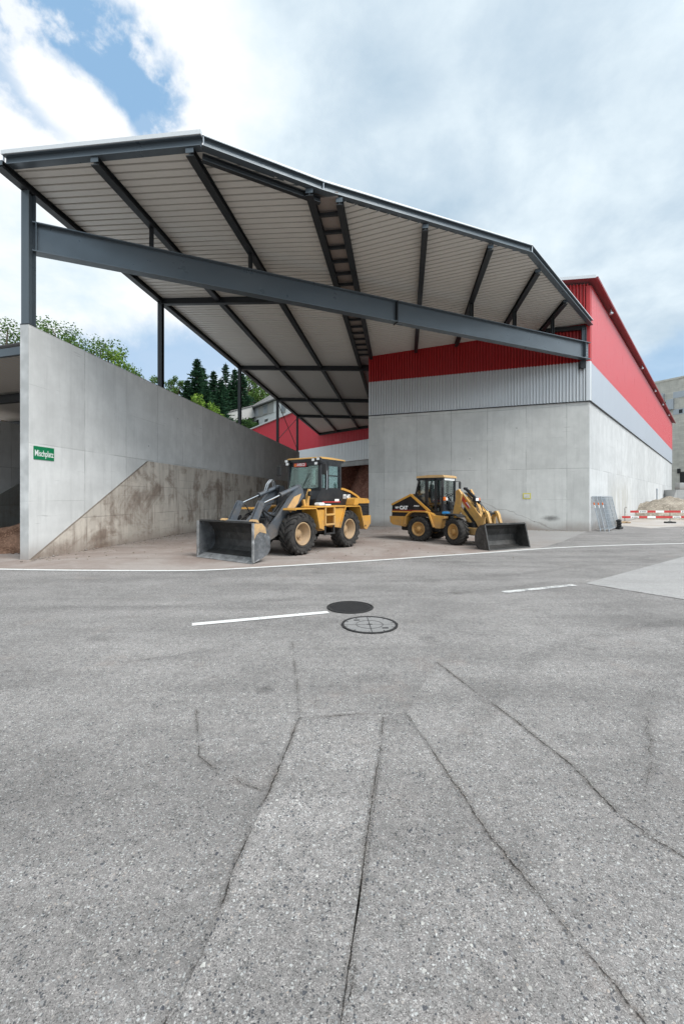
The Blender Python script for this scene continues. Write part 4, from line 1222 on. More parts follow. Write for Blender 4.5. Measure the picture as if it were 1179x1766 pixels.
def fence_panel(t0, off, label, band):
    """site fence panel leaning on the hall's right wall"""
    r = empty('site_fence', sr(t0, -off-.42), SA, label, 'fence', 'site fences leaning on the hall')
    H, L = 1.72, 3.0
    def q(x, z): return Vector((x, .36*z/H, z))
    mb = MB()
    for x in (0, L): mb.tube([q(x,.0), q(x,H)], .021, 8)
    for z in (.10, H): mb.tube([q(0,z), q(L,z)], .021, 8)
    mb.build('frame', M['steel_pale'], r)
    mb = MB()
    for i in range(1, 30): mb.tube([q(i*.1,.1), q(i*.1,H)], .006, 4, caps=False)
    for i in range(1, 9): mb.tube([q(0,.1+i*.19), q(L,.1+i*.19)], .007, 4, caps=False)
    mb.build('mesh', M['steel_pale'], r)
    mb = MB(); mb.tube([q(0,1.30), q(0,1.42)], .030, 8); mb.build('band', M['orange'], r)
    mb = MB(); mb.tube([q(0,1.16), q(0,1.295)], .029, 8); mb.build('band', M['white'], r)
fence_panel(.34, .0, 'grey mesh fence panel leaning on the hall, the one touching the wall', 0)
fence_panel(.46, .16, 'grey mesh fence panel leaning on the hall, middle of the three', 0)
fence_panel(.58, .32, 'grey mesh fence panel leaning on the hall, outermost of the three', 0)
f0 = at(1052, 915)
for i in range(4):
    mb = MB(); mb.cbox(-.32,.32,-.11,.11,0,.115,.03)
    for s in (-.2,0,.2): mb.tube([(s,0,.115),(s,0,.125)], .03, 8)
    tag(mb.build('ballast_block', M['black_matt'], None, (14.62+rnd.uniform(-.04,.04), 22.35+rnd.uniform(-.04,.04), .006+i*.128), SA+rnd.uniform(-.2,.2)),
        ('dark rubber ballast block, bottom of the stack by the leaning panels', 'dark rubber ballast block, second from the bottom of the stack by the leaning panels', 'dark rubber ballast block, third in the stack by the leaning panels', 'dark rubber ballast block, top of the stack by the leaning panels')[i], 'ballast block', 'stacked fence ballast blocks')

# ---------------------------------------------------------------- far buildings
bd = Vector((.5, -.866, 0)); ba = math.atan2(bd.y, bd.x)
o_ = Vector(((1150-CX)/F*85, 85, 0)) - bd*14
fb = empty('concrete_building', o_, ba, 'tall weathered concrete works building at the right edge', 'building')
mb = MB(); mb.box(0, 60, 0, 14, 0, 25.0); mb.build('wall', M['conc_far'], fb)
mb = MB(); mb.box(-.15, 60.15, -.15, 14.15, 25.0, 25.35); mb.build('parapet', M['conc_far'], fb)
def fb_local(u, v):
    k = (u-CX)/F; s = (o_.x-k*o_.y)/(k*bd.y-bd.x); Y = o_.y+bd.y*s
    return s, CAMH-(v-HZ)/F*Y
for (u0, v0_, u1, v1_) in ((1160.5,676.5,1215,687), (1160.5,706.5,1215,715.5)):
    a, c2 = fb_local(u0, v0_), fb_local(u0, v1_); x1 = fb_local(u1, v0_)[0]
    mb = MB(); mb.box(a[0], x1, -.06, -.01, c2[1], a[1]); wn = mb.build('window', M['steel_pale'], fb)
    n = 6; w = (x1-a[0])/n
    for i in range(n):
        if v0_ < 700 or i != 1: continue
        mb = MB(); mb.box(a[0]+i*w+.12, a[0]+(i+1)*w-.12, -.08, -.062, c2[1]+.15, a[1]-.15); mb.build('pane', M['pane'], wn)
a = fb_local(1172, 814); c2 = fb_local(1185, 836)
mb = MB(); mb.box(a[0], c2[0], -.05, -.01, c2[1]-.3, a[1]); mb.build('doorway', M['room'], fb)
a = fb_local(1168, 812); mb = MB(); mb.box(a[0], a[0]+.5, -.25, -.01, a[1]-.5, a[1]+.4); mb.build('wall_box', M['black_matt'], fb)
a = fb_local(1141, 690); mb = MB(); mb.box(a[0]-.9, a[0]+.5, -.9, -.01, a[1]-.4, a[1]+1.2); mb.box(a[0]+.9, a[0]+2.1, -.5, -.01, a[1]-2.2, a[1]-.2); mb.build('vent_box', M['steel_pale'], fb)
mb = MB(); a = fb_local(1149, 700); mb.box(a[0]-.7, a[0]+.5, -.2, -.012, a[1]-1.5, a[1]+.8); mb.build('vent_opening', M['room'], fb)

ho = Vector(((431.5-CX)/F*106, 106, 0))
house = empty('white_house', ho, BA, 'white two storey house with grey gable roof behind the red back hall', 'house')
def hl(u, v):
    k = (u-CX)/F; s = (ho.x-k*ho.y)/(k*BD.y-BD.x); Y = ho.y+BD.y*s
    return s, CAMH-(v-HZ)/F*Y
zm = hl(431.5, 724.5)[1]; ze = hl(431.5, 704)[1]; WW = 26.0
mb = MB(); mb.box(0, WW, .03, 12, 6, zm); mb.build('wall', M['plaster'], house)
mb = MB(); mb.box(-.12, hl(472,700)[0], -.1, 12.1, zm, ze); wb = mb.build('upper_wall', M['board'], house)
mb = MB(); mb.box(hl(472,700)[0]+.01, WW, -.06, 12.05, zm+.01, ze); mb.build('upper_wall', M['plaster'], house)
zr = ze+4.6
mb = MB()
mb.add([(-.9,-.9,ze-.25),(WW,-.9,ze-.25),(WW,6,zr),(-.9+2.5,6,zr),(-.9,13,ze-.25),(WW,13,ze-.25)], [(0,1,2,3),(4,3,2,5),(0,3,4)])
mb.add([(-.9,-.9,ze-.5),(WW,-.9,ze-.5),(WW,13,ze-.5),(-.9,13,ze-.5),(-.9,-.9,ze-.252),(WW,-.9,ze-.252),(WW,13,ze-.252),(-.9,13,ze-.252)], [(3,2,1,0),(0,1,5,4),(1,2,6,5),(2,3,7,6),(3,0,4,7)])
mb.build('roof', M['tiles'], house)
for (u, v, w, h) in ((443.5,709.5,2.0,2.3), (458.5,704.5,2.0,2.3), (444,731,1.6,2.0), (459.5,726.5,1.6,1.1), (489,704,1.4,1.6)):
    x, z = hl(u, v); y = -.1 if v < 718 else .03
    mb = MB(); mb.box(x-w/2-.15, x+w/2+.15, y-.08, y-.005, z-h/2-.15, z+h/2+.15); wf = mb.build('window', M['board' if v < 718 else 'plaster'], house)
    mb = MB(); mb.box(x-w/2, x-.05, y-.10, y-.082, z-h/2, z+h/2); mb.box(x+.05, x+w/2, y-.10, y-.082, z-h/2, z+h/2); mb.build('pane', M['steel_pale' if v < 718 else 'pane'], wf)
# covered conveyor bridge running up to the house
g0, g1 = Vector(((383-CX)/F*100, 100, CAMH-(724-HZ)/F*100)), Vector(((433-CX)/F*104.5, 104.5, CAMH-(711-HZ)/F*104.5))
gb = empty('covered_bridge', (g0.x, g0.y, 0), 0, 'pale covered conveyor bridge sloping up to the white house', 'conveyor bridge')
mb = MB(); Gd = (g1-g0); b0 = Vector((0,0,g0.z)); b1 = b0+Gd
mb.obox(b0-Gd*.6, b1, 3.0, 2.7); mb.build('gallery', M['board'], gb)
mb = MB(); mb.obox(b0-Gd*.62+Vector((0,0,1.45)), b1+Vector((0,0,1.45)), 3.5, .22); mb.build('roof', M['tiles'], gb)
mb = MB(); mb.obox(b0-Gd*.6+Vector((0,0,-1.6)), b1+Vector((0,0,-1.6)), 2.6, .5); mb.build('dark_underside', M['room'], gb)  # near-black bar along the underside of the gallery
mb = MB(); qm = b0.lerp(b1, .28); mb.obox(qm+Vector((-.5,-1.52,.2)), qm+Vector((.5,-1.50,.28)), .08, 1.0); mb.build('window', M['pane'], gb)
for k in (.05, .75):
    mb = MB(); qm = b0.lerp(b1, k); mb.box(qm.x-.25, qm.x+.25, qm.y-.25, qm.y+.25, 5, qm.z-1.8); mb.build('support', M['board'], gb)
# ---------------------------------------------------------------- wheel loaders
def tyre_mesh(Rr, w, rim, nl, lugh):
    mb = MB(); h = w/2
    prof = [(rim, -h*.72), (rim+.03, -h*.86), (rim+(Rr-rim)*.45, -h*1.02), (Rr*.93, -h*.97), (Rr*.975, -h*.80), (Rr*.985, -h*.4), (Rr*.985, 0),
            (Rr*.985, h*.4), (Rr*.975, h*.80), (Rr*.93, h*.97), (rim+(Rr-rim)*.45, h*1.02), (rim+.03, h*.86), (rim, h*.72)]
    mb.lathe(prof, 48)
    for r in (rim+(Rr-rim)*.22, rim+(Rr-rim)*.62):
        for s in (-1, 1): mb.lathe([(r-.012, s*h*.985), (r, s*(h*1.02+.008)), (r+.012, s*h*.99)], 48)
    da = 2*math.pi/nl
    for k in range(nl):
        for s in (-1, 1):
            a0 = k*da + (0 if s > 0 else da/2)
            path = [(.03, Rr*.985, 0), (.40, Rr*.985, .30), (.80, Rr*.972, .52), (.985, Rr*.93, .62), (1.02, Rr*.86, .66)]
            vs = []
            for i, (fy, r, sh) in enumerate(path):
                aw = da*(.30 if i < 3 else .24)
                for da_, dr in ((-aw,-.015),(aw,-.015),(aw*.8,lugh if i < 4 else .008),(-aw*.8,lugh if i < 4 else .008)):
                    a = a0 + sh*da*1.5 + da_
                    rr = r + dr*(1 if i < 3 else .6)
                    y = s*h*fy + (s*dr*.7 if i >= 3 else 0)
                    vs.append((rr*math.cos(a), y, rr*math.sin(a)))
            fs = [(0,1,2,3), (19,18,17,16)]
            for i in range(4):
                for q in range(4):
                    j = (q+1) % 4; fs.append((i*4+q, i*4+4+q, i*4+4+j, i*4+j))
            mb.add(vs, fs)
    return mb
def rim_mesh(rim, w, deep, hub):
    """outer face at +y"""
    mb = MB(); h = w/2
    mb.lathe([(rim+.018, h*.70), (rim+.022, h*.88), (rim-.005, h*.92), (rim-.022, h*.86), (rim-.05, h*deep), (rim*.66, h*deep-.02), (rim*.60, h*deep+.015), (hub, h*deep+.02), (hub, h*deep+.075), (hub*.8, h*deep+.095), (0.001, h*deep+.10)], 40)
    mb.lathe([(rim+.018, h*.70), (rim+.016, -h*.75), (rim-.02, -h*.8)], 40)
    for k in range(10):
        a = k*2*math.pi/10; c = (rim*.50*math.cos(a), h*deep+.02, rim*.50*math.sin(a))
        mb.tube([c, (c[0], c[1]+.035, c[2])], .017, 6)
    for k in range(5):
        a = k*2*math.pi/5+.3; c = (rim*.78*math.cos(a), h*deep-.005, rim*.78*math.sin(a))
        mb.tube([c, (c[0], c[1]+.012, c[2])], .02, 6)
    return mb
def put_wheels(root, spots, tm, rm, mt, mr):
    """spots: (x, y, z, heading) in the loader's frame; shares mesh data"""
    first = None
    for (p, a) in spots:
        e = empty('wheel', p, a); e.parent = root
        if first is None:
            first = (tm.build('tyre', mt, e), rm.build('rim', mr, e))
        else:
            for o in first:
                c = o.copy(); c.parent = e; col.objects.link(c)

def cyl(mb, a, b, r, split=.55, rod=.5, m0=0, m1=1):
    """hydraulic cylinder: barrel then chromed rod, with eyes"""
    a, b = Vector(a), Vector(b); m = a.lerp(b, split)
    mb.tube([a, m], r, 12, m0); mb.tube([m-(b-a).normalized()*.05, m], r*1.18, 12, m0); mb.tube([m, b], r*rod, 10, m1)
    for p in (a, b): mb.tube([p+Vector((0,-r*1.1,0)), p+Vector((0,r*1.1,0))], r*.95, 12, m0)

def seat_wheel(root, Mx, x, y, z, k=1.0):
    mb = MB(Mx)
    mb.cbox(x-.25*k, x+.25*k, y-.25, y+.25, z, z+.16, .05); mb.cbox(x-.34*k, x-.20*k, y-.24, y+.24, z+.12, z+.74, .05); mb.cbox(x-.35*k, x-.25*k, y-.13, y+.13, z+.72, z+.92, .04)
    mb.build('seat', M['black_matt'], root)
    mb = MB(Mx); c = Vector((x+.42, y, z+.45)); ax = Vector((-.5,0,.86)); u = Vector((0,1,0)); v = ax.cross(u)
    pts = [c+u*(.19*math.cos(a*.3927))+v*(.19*math.sin(a*.3927)) for a in range(17)]
    mb.tube(pts, .014, 6, caps=False); mb.tube([c, c+u*.19], .01, 6); mb.tube([c, c-u*.19], .01, 6); mb.tube([c, c-ax*.45], .035, 8)
    mb.cbox(x+.46, x+.62, y-.2, y+.2, z-.1, z+.25, .04)
    mb.build('steering_wheel', M['black_matt'], root)

# ---- large loader at left
O1 = (-1.24, 14.03); H1 = math.atan2(-.815, -.58)
L1 = empty('wheel_loader', (*O1, .004), H1, 'large yellow and black wheel loader with grey arms and bucket, left of the two', 'wheel loader', 'wheel loaders parked under the canopy')
tm, rm = tyre_mesh(.60, .42, .325, 18, .040), rim_mesh(.325, .42, -.35, .13)
put_wheels(L1, [((1.30, .87, .615), 0), ((-1.10, .87, .615), 0), ((1.30, -.87, .615), math.pi), ((-1.10, -.87, .615), math.pi)], tm, rm, M['tyre'], M['tan'])
mb = MB(); mb.cbox(-2.2,.0,-.42,.42,.5,1.0,.03); mb.cbox(.28,1.75,-.34,.34,.42,1.05,.03); mb.tube([(.12,0,.4),(.12,0,1.1)], .12, 12)
mb.obox((.0,.0,.75), (.3,0,.75), .5, .35)
mb.build('frame', M['black_matt'], L1)
mb = MB()
for x in (1.30, -1.10):
    mb.tube([(x,-.8,.615),(x,-.34,.615),(x,.34,.615),(x,.8,.615)], [.15,.17,.17,.15], 14); mb.tube([(x-.01,-.2,.615),(x+.01,.2,.615)], .25, 16)
mb.build('axle', M['black_matt'], L1)
for s in (1, -1):       # side bodies between the wheels, front panel and platform
    mb = MB()
    y0, y1 = (.52, 1.08) if s > 0 else (-1.08, -.52)
    mb.prism([(.74,1.30),(.30,1.30),(.30,.66),(.60,.76)], min(y0,y1), max(y0,y1))
    mb.cbox(-.13,.29,min(s*.5,s*.80),max(s*.5,s*.80),.62,1.32,.02)
    mb.prism([(-.16,1.34),(-.16,.74),(-.50,.70),(-.62,.98),(-.80,1.34)], min(y0,y1), max(y0,y1))
    mb.build('side_body', M['yellow'], L1)
mb = MB()
for s in (1, -1):
    a, b_ = (.50, 1.14) if s > 0 else (-1.14, -.50)
    mb.cbox(-.80,.78,a,b_,1.36,1.42,.02)
mb.build('platform', M['yellow'], L1)
def fender(profile, a, b, t=.035):
    mb = MB(); mb.shell(profile, t, a, b)
    return mb
for s in (1, -1):
    a, b_ = (.64, 1.13) if s > 0 else (-1.13, -.64)
    fender([(1.72,1.32),(1.70,1.37),(.80,1.37),(.74,1.33),(.58,.74)], a, b_).build('fender', M['yellow'], L1)
    fender([(-.46,.70),(-.76,1.37),(-.80,1.40),(-1.60,1.40),(-1.68,1.34),(-1.95,.60)], a, b_).build('fender', M['yellow'], L1)
mb = MB()   # ladder
for x in (.30, -.16): mb.cbox(x-.03, x+.03, 1.06, 1.13, .80, 1.38, .01)
for z in (1.14, .83): mb.cbox(-.16, .30, 1.05, 1.15, z-.03, z+.03, .01)
mb.build('ladder', M['yellow2'], L1)
mb = MB()
for x in (.30, -.16): mb.cbox(x-.03, x+.03, 1.06, 1.11, .50, .80, .01)
mb.cbox(-.16,.30,1.05,1.15,.52,.57,.01); mb.build('ladder_step', M['black_matt'], L1)
mb = MB(); mb.cbox(.34,.60,.9,1.12,1.425,1.52,.02); mb.cbox(.02,.30,.86,1.12,1.425,1.47,.01); mb.build('step_box', M['white'], L1)
# rear: engine cover, grille, counterweight
hp_ = [(-1.02,1.40),(-1.02,1.98),(-1.30,1.97),(-1.75,1.88),(-2.15,1.74),(-2.42,1.60),(-2.42,1.40)]
mb = MB(); mb.prism(hp_, -.62, .62); mb.build('engine_cover', M['black'], L1)
mb = MB()
for s in (1, -1):
    for p, q in zip(hp_[1:-1], hp_[2:-1]): mb.obox((p[0],s*.60,p[1]+.0), (q[0],s*.60,q[1]+.0), .12, .07, ext=.008)
mb.prism([(p[0], p[1]+.004) for p in hp_[1:-1]] + [(p[0], p[1]+.022) for p in reversed(hp_[1:-1])], -.55, .55)
mb.build('cover_edge', M['yellow'], L1)
mb = MB()
for s in (1, -1):
    a, b_ = (.621, .96) if s > 0 else (-.96, -.621)
    mb.prism([(-1.50,1.42),(-1.56,1.62),(-1.66,1.67),(-2.40,1.64),(-2.52,1.55),(-2.52,1.47),(-1.80,1.47),(-1.76,1.42)], a, b_)
mb.cbox(-2.52,-2.40,-.62,.62,1.40,1.58,.02)
mb.build('rear_hood', M['yellow'], L1)
mb = MB(); mb.prism([(-1.82,1.46),(-1.95,1.03),(-2.50,1.03),(-2.50,1.46)], -.95, .95); mb.build('grille_body', M['black_matt'], L1)
mb = MB()
for k in range(7):
    z = 1.07+k*.06
    for s in (1, -1): mb.obox((-1.97+.02*k,s*.955,z), (-2.49,s*.955,z), .02, .028, (0,s*.4,1))
    mb.obox((-2.505,-.9,z), (-2.505,.9,z), .02, .028)
mb.build('grille', M['black'], L1)
mb = MB(); mb.prism([(-1.98,1.025),(-2.12,.58),(-2.30,.52),(-2.56,.74),(-2.56,1.025)], -.99, .99); mb.build('counterweight', M['yellow'], L1)
mb = MB(); mb.tube([(-2.2,.991,.66),(-2.2,1.0,.66)], .035, 10); mb.build('tow_hole', M['black_matt'], L1)
# exhaust and mirror on hood
mb = MB(); mb.tube([(-1.95,-.2,1.75),(-1.95,-.2,2.05),(-1.98,-.2,2.16),(-2.05,-.2,2.22)], [.05,.05,.055,.06], 10); mb.build('exhaust', M['steel_pale'], L1)
# cab
cx0, cx1, cy, cz0, cz1 = -1.10, .04, .70, 1.92, 2.86
mb = MB(); mb.prism([(-1.05,1.42),(.34,1.42),(.30,1.62),(.10,1.90),(-1.08,1.90)], -.74, .74); mb.build('cab_base', M['black'], L1)
mb = MB()
def post(mb, x, y, z0, z1, w=.08, d=.08, lean=0.0):
    mb.obox((x,y,z0), (x+lean,y,z1), w, d, (1,0,0))
for s in (1, -1):
    post(mb, cx1-.03, s*(cy-.04), cz0, cz1, .09, .09); post(mb, -.34, s*(cy-.02), cz0, cz1, .05, .13); post(mb, cx0+.05, s*(cy-.05), cz0, cz1, .10, .12)
    mb.obox((cx0,s*(cy-.04),cz0+.02), (cx1,s*(cy-.04),cz0+.02), .09, .10); mb.obox((cx0,s*(cy-.04),cz1-.06), (cx1,s*(cy-.04),cz1-.06), .09, .14)
for x in (cx0+.04, cx1-.04):
    mb.obox((x,-cy,cz0+.02), (x,cy,cz0+.02), .09, .10); mb.obox((x,-cy,cz1-.06), (x,cy,cz1-.06), .09, .14)
mb.obox((-.34, cy-.01, 2.40), (-1.02, cy-.01, 2.40), .02, .04)
mb.build('cab_frame', M['black'], L1)
mb = MB(); mb.tube([(-.24,cy+.05,1.95),(-.24,cy+.05,2.55)], .016, 6); mb.tube([(-.24,cy-.02,1.95),(-.24,cy+.05,1.95)], .012, 6); mb.tube([(-.24,cy-.02,2.55),(-.24,cy+.05,2.55)], .012, 6); mb.build('hand_rail', M['steel_pale'], L1)
mb = MB(); mb.obox((cx1+.028,0,cz0+.06), (cx1-.045,0,cz1-.10), 2*cy-.16, .008, (1,0,.1)); mb.build('windscreen', M['glass'], L1)
for s in (1, -1):
    mb = MB(); y = s*(cy-.03); mb.box(-.275, cx1-.075, min(y,y+.006), max(y,y+.006), cz0+.07, cz1-.12); mb.build('side_window', M['glass'], L1)
    mb = MB(); mb.box(cx0+.11, -.405, min(y,y+.006), max(y,y+.006), cz0+.07, cz1-.12); mb.build('side_window', M['glass_dark'], L1)
mb = MB(); mb.box(cx0+.03, cx0+.036, -cy+.1, cy-.1, cz0+.07, cz1-.12); mb.build('rear_window', M['glass'], L1)
mb = MB()
mb.prism([(cx0-.26,2.935),(cx0-.22,2.97),(-.6,3.0),(cx1-.02,2.995),(cx1+.08,2.965),(cx1+.08,2.94)], -.68, .70)
mb.build('cab_roof', M['yellow2'], L1)
mb = MB(); mb.prism([(cx0-.18,2.865),(cx0-.20,2.933),(cx1+.05,2.938),(cx1+.05,2.865)], -.665, .685); mb.build('roof_visor', M['black'], L1)
seat_wheel(L1, None, -.62, 0, 1.95)
mb = MB(); mb.box(cx1+.006, cx1+.014, -.42, .12, 2.70, 2.82); mb.build('windscreen_sign', M['red_sign'], L1)
text('sign_lettering', 'AVESCO', .125, M['white'], L1, face_matrix((cx1+.0145, -.11, 2.76), (0,1,0), (0,0,1)), .003, fit=.36)
mb = MB(); mb.box(cx1+.0145, cx1+.016, -.40, -.31, 2.715, 2.80); mb.build('sign_logo', M['orange'], L1)
for y, z in ((-.62,2.80),(-.66,2.90),(.62,2.78),(.50,2.90),(.70,2.92)):
    mb = MB(); x = cx1+.05
    mb.cbox(x, x+.08, y-.07, y+.07, z-.06, z+.05, .02, 1); mb.box(x+.0801, x+.084, y-.055, y+.055, z-.045, z+.035); mb.obox((x-.1,y,z+.03), (x,y,z+.03), .03, .03, mi=1)
    mb.build('work_lamp', [M['white'], M['black_matt']], L1)
for s in (1, -1):
    mb = MB(); x = cx1+.16; y = s*.98
    mb.tube([(cx1,s*.70,2.75),(x,y,2.78),(x,y,2.60)], .014, 6); mb.cbox(x-.03,x+.02,y-.10,y+.10,2.40,2.74,.03)
    mb.build('mirror', M['black_matt'], L1)
mb = MB(); mb.tube([(cx1+.015,-.05,1.98),(cx1+.02,.10,2.25),(cx1+.015,.22,2.48)], .010, 5); mb.build('wiper', M['black_matt'], L1)
mb = MB(); mb.box(-1.0,.0,.7405,.744,1.515,1.545); mb.build('red_stripe', M['red_sign'], L1)
mb = MB(); mb.box(-.92,-.68,.7405,.745,1.55,1.625); mb.build('label_plate', M['white'], L1)
text('model_lettering', 'IT14G', .20, M['white'], L1, face_matrix((-1.56, .6205, 1.70), (-1,0,0), (0,0,1)), .008, squash=.85)
# front tower and hoses
mb = MB()
for s in (1, -1): mb.prism([(.34,1.05),(.98,1.05),(.98,1.55),(.88,2.06),(.70,2.06),(.52,1.6)], s*.30-.04, s*.30+.04)
mb.cbox(.45,.95,-.28,.28,1.0,1.45,.03)
mb.build('arm_tower', M['black'], L1)
mb = MB(); mb.prism([(.56,1.42),(.50,1.75),(.40,1.95),(.34,1.93),(.42,1.6),(.44,1.42)], .48, .56); mb.prism([(.74,1.42),(.78,1.60),(.70,1.62),(.64,1.42)], .55, .62); mb.build('bracket', M['yellow2'], L1)
mb = MB(); mb.cbox(.46,.56,.58,.72,1.72,1.88,.03); mb.build('head_lamp', M['black_matt'], L1)
# lift arms
armp = [(.70,1.72),(.78,1.96),(.96,1.98),(1.35,1.66),(1.75,1.22),(2.10,.92),(2.50,.72),(2.62,.56),(2.56,.42),(2.38,.40),(2.05,.52),(1.72,.66),(1.42,1.02),(1.05,1.42)]
for s in (1, -1):
    mb = MB(); mb.prism(armp, s*.54-.05, s*.54+.05); mb.build('lift_arm', M['armgrey'], L1)
    mb = MB(); mb.prism([(.86,1.80),(1.18,1.70),(1.52,1.34),(1.34,1.22),(1.02,1.50)], s*.60-.004, s*.60+.006); mb.build('arm_patch', M['tan'], L1)
mb = MB()
for x, z in ((1.9,.80),(1.55,1.14)): mb.tube([(x,-.52,z),(x,.52,z)], .10, 14)
mb.build('cross_tube', M['armgrey'], L1)
for s in (1, -1):
    mb = MB(); cyl(mb, (.82,s*.44,2.02), (2.38,s*.44,1.50), .066, .52, .5); mb.build('tilt_cylinder', [M['armgrey'], M['chrome']], L1)
    mb = MB(); cyl(mb, (.70,s*.36,.80), (1.78,s*.42,.88), .075, .72, .5); mb.build('lift_cylinder', [M['yellow2'], M['chrome']], L1)
    mb = MB(); mb.prism([(2.30,1.56),(2.44,1.60),(2.52,1.48),(2.74,1.10),(2.84,.92),(2.70,.86),(2.56,.98),(2.40,1.30)], s*.44-.062, s*.44-.034); mb.prism([(2.30,1.56),(2.44,1.60),(2.52,1.48),(2.74,1.10),(2.84,.92),(2.70,.86),(2.56,.98),(2.40,1.30)], s*.44+.034, s*.44+.062); mb.build('tilt_link', M['armgrey'], L1)
    mb = MB(); mb.prism([(2.22,1.14),(2.34,1.16),(2.46,.86),(2.66,.56),(2.56,.46),(2.34,.78)], s*.62-.03, s*.62+.03); mb.tube([(2.27,s*.55,1.10),(2.27,s*.68,1.10)], .07, 10); mb.build('bucket_link', M['black'], L1)
    mb = MB(); mb.prism([(2.48,.42),(2.55,.95),(2.72,1.0),(2.78,.93),(2.69,.72),(2.65,.45)], s*.48-.05, s*.48+.05); mb.build('coupler_plate', M['armgrey'], L1)
mb = MB(); mb.tube([(2.78,-.62,.98),(2.78,.62,.98)], .075, 14); mb.build('coupler_tube', M['armgrey'], L1)
mb = MB()
for s in (-1, 1): mb.tube([(2.80,s*.60-.09,.98),(2.80,s*.60+.09,.98)], .11, 14)
mb.build('coupler_boss', M['tan'], L1)
for k, s in enumerate((-.48,-.40,-.34,.30,.36)):
    mb = MB(); mb.tube([(.95,s,1.95),(1.02,s,2.18),(1.16,s+.04,2.24),(1.30,s+.03,2.10),(1.36,s,1.88)] if k < 3 else [(1.0,s,1.75),(1.4,s,1.55),(1.7,s+.03,1.12),(1.95,s,1.18),(2.25,s,1.35)], .016, 6)
    mb.build('hose', M['steel_pale' if k < 2 else 'black_matt'], L1)
for k, (y, z) in enumerate(((.30,.0),(.24,.06),(-.26,.02),(.36,-.05))):
    mb = MB(); mb.tube([(1.15,y,1.5+z),(1.5,y+.02,1.42+z),(1.72,y,1.18+z),(1.86,y-.02,.98+z),(2.08,y,1.10+z),(2.28,y+.03,1.36+z),(2.36,y,1.46+z)], .020, 6); mb.build('hose', M['black_matt'], L1)
mb = MB(); mb.cbox(1.05,1.32,-.20,.20,1.12,1.34,.02); mb.cbox(1.10,1.2,-.26,-.20,1.15,1.25,.01); mb.tube([(1.32,-.1,1.2),(1.5,-.1,1.1)], .03, 8); mb.tube([(1.32,.1,1.2),(1.5,.1,1.1)], .03, 8); mb.build('valve_block', M['black_matt'], L1)
mb = MB(); mb.tube([(.95,.62,.92),(1.60,.66,.98)], .06, 10); mb.tube([(1.60,.60,.98),(1.60,.72,.98)], .07, 10); mb.build('yellow_rod', M['yellow2'], L1)
# bucket
def bucket(root, Mx, prof, half, mat, mside, medge, t=.03, lipx=None, side=None, patch=None):
    mb = MB(Mx); mb.shell(prof, t, -half, half); mb.build('bucket', mat, root)
    b = [o for o in root.children if o.name.startswith('bucket')][-1]
    for s in (1, -1):
        a, c = (half-.001, half+.028) if s > 0 else (-half-.028, -half+.001)
        mb = MB(Mx); mb.prism(side, a, c); mb.build('side_plate', mside, b)
        mb = MB(Mx); p, q = side[-1], side[0]; p0 = (q[0]+.012, s*(half+.014), q[1]); p1 = (side[1][0]+.012, s*(half+.014), side[1][1])
        mb.obox(p0, p1, .05, .05, (1,0,0)); mb.build('side_cutter', medge, b)
    mb = MB(Mx); x, z = prof[0]; q = prof[1]; d = Vector((q[0]-x, q[1]-z)).normalized(); mb.prism([(x+.08,z-.022),(x+.02,z+.012),(x+d.x*.2,z+d.y*.2+.012),(x+d.x*.2,z+d.y*.2-.03)], -half-.03, half+.03); mb.build('cutting_edge', medge, b)
    mb = MB(Mx); x, z = prof[-1]; mb.obox((x,-half,z+.01), (x,half,z+.01), .06, .05); mb.build('top_edge', mat, b)
    return b
pr = [(3.28,.03),(2.98,.15),(2.82,.22),(2.74,.33),(2.72,.50),(2.76,.70),(2.85,.86),(2.98,.97),(3.24,1.03)]
sd_ = [(3.30,.02),(3.30,1.03),(3.02,1.02),(2.86,.89),(2.72,.60),(2.72,.31),(2.80,.20),(3.0,.11)]
B1_ = bucket(L1, None, pr, 1.11, M['bucket_g'], M['bucket_side'], M['edge'], .03, None, sd_)
mb = MB()
for s in (1,-1): mb.prism([(3.285,1.02),(3.03,1.01),(2.90,.90),(2.86,.74),(3.10,.80),(3.22,.72),(3.285,.60)], s*1.139-.002, s*1.139+.004)
mb.build('paint_patch', M['tan'], B1_)

# ---- small loader at right, its front turned towards the road
O2 = (3.43, 16.82); g2 = Vector((.788,-.616,0)).normalized(); H2 = math.atan2(g2.y, g2.x)
L2 = empty('wheel_loader', (*O2, .004), H2, 'small yellow and black wheel loader with dark bucket, right of the two', 'wheel loader', 'wheel loaders parked under the canopy')
f2 = Vector((.454,-.891,0)).normalized(); HF = math.atan2(f2.y, f2.x)
rel_ = Matrix.Rotation(-H2, 4, 'Z') @ Vector((4.67-3.43, 15.31-16.82, 0))
FM = Matrix.Translation(rel_) @ Matrix.Rotation(HF-H2, 4, 'Z')
tm, rm = tyre_mesh(.465, .36, .255, 20, .026), rim_mesh(.255, .36, .42, .10)
put_wheels(L2, [((0,-.70,.474), math.pi), ((0,.70,.474), 0), (FM @ Vector((0,-.70,.474)), math.pi+HF-H2), (FM @ Vector((0,.70,.474)), HF-H2)], tm, rm, M['tyre'], M['yellow'])
mb = MB(); mb.cbox(-1.0,.62,-.40,.40,.36,.85,.03); mb.tube([(.95,0,.3),(.95,0,.95)], .1, 12); mb.obox((.6,0,.55),(.95,0,.55),.4,.3)
mb.tube([(0,-.66,.474),(0,.66,.474)], .11, 12); mb.build('frame', M['black_matt'], L2)
mb = MB(FM); mb.cbox(-.85,.45,-.30,.30,.34,.80,.03); mb.tube([(0,-.66,.474),(0,.66,.474)], .11, 12); mb.build('frame', M['black_matt'], L2)
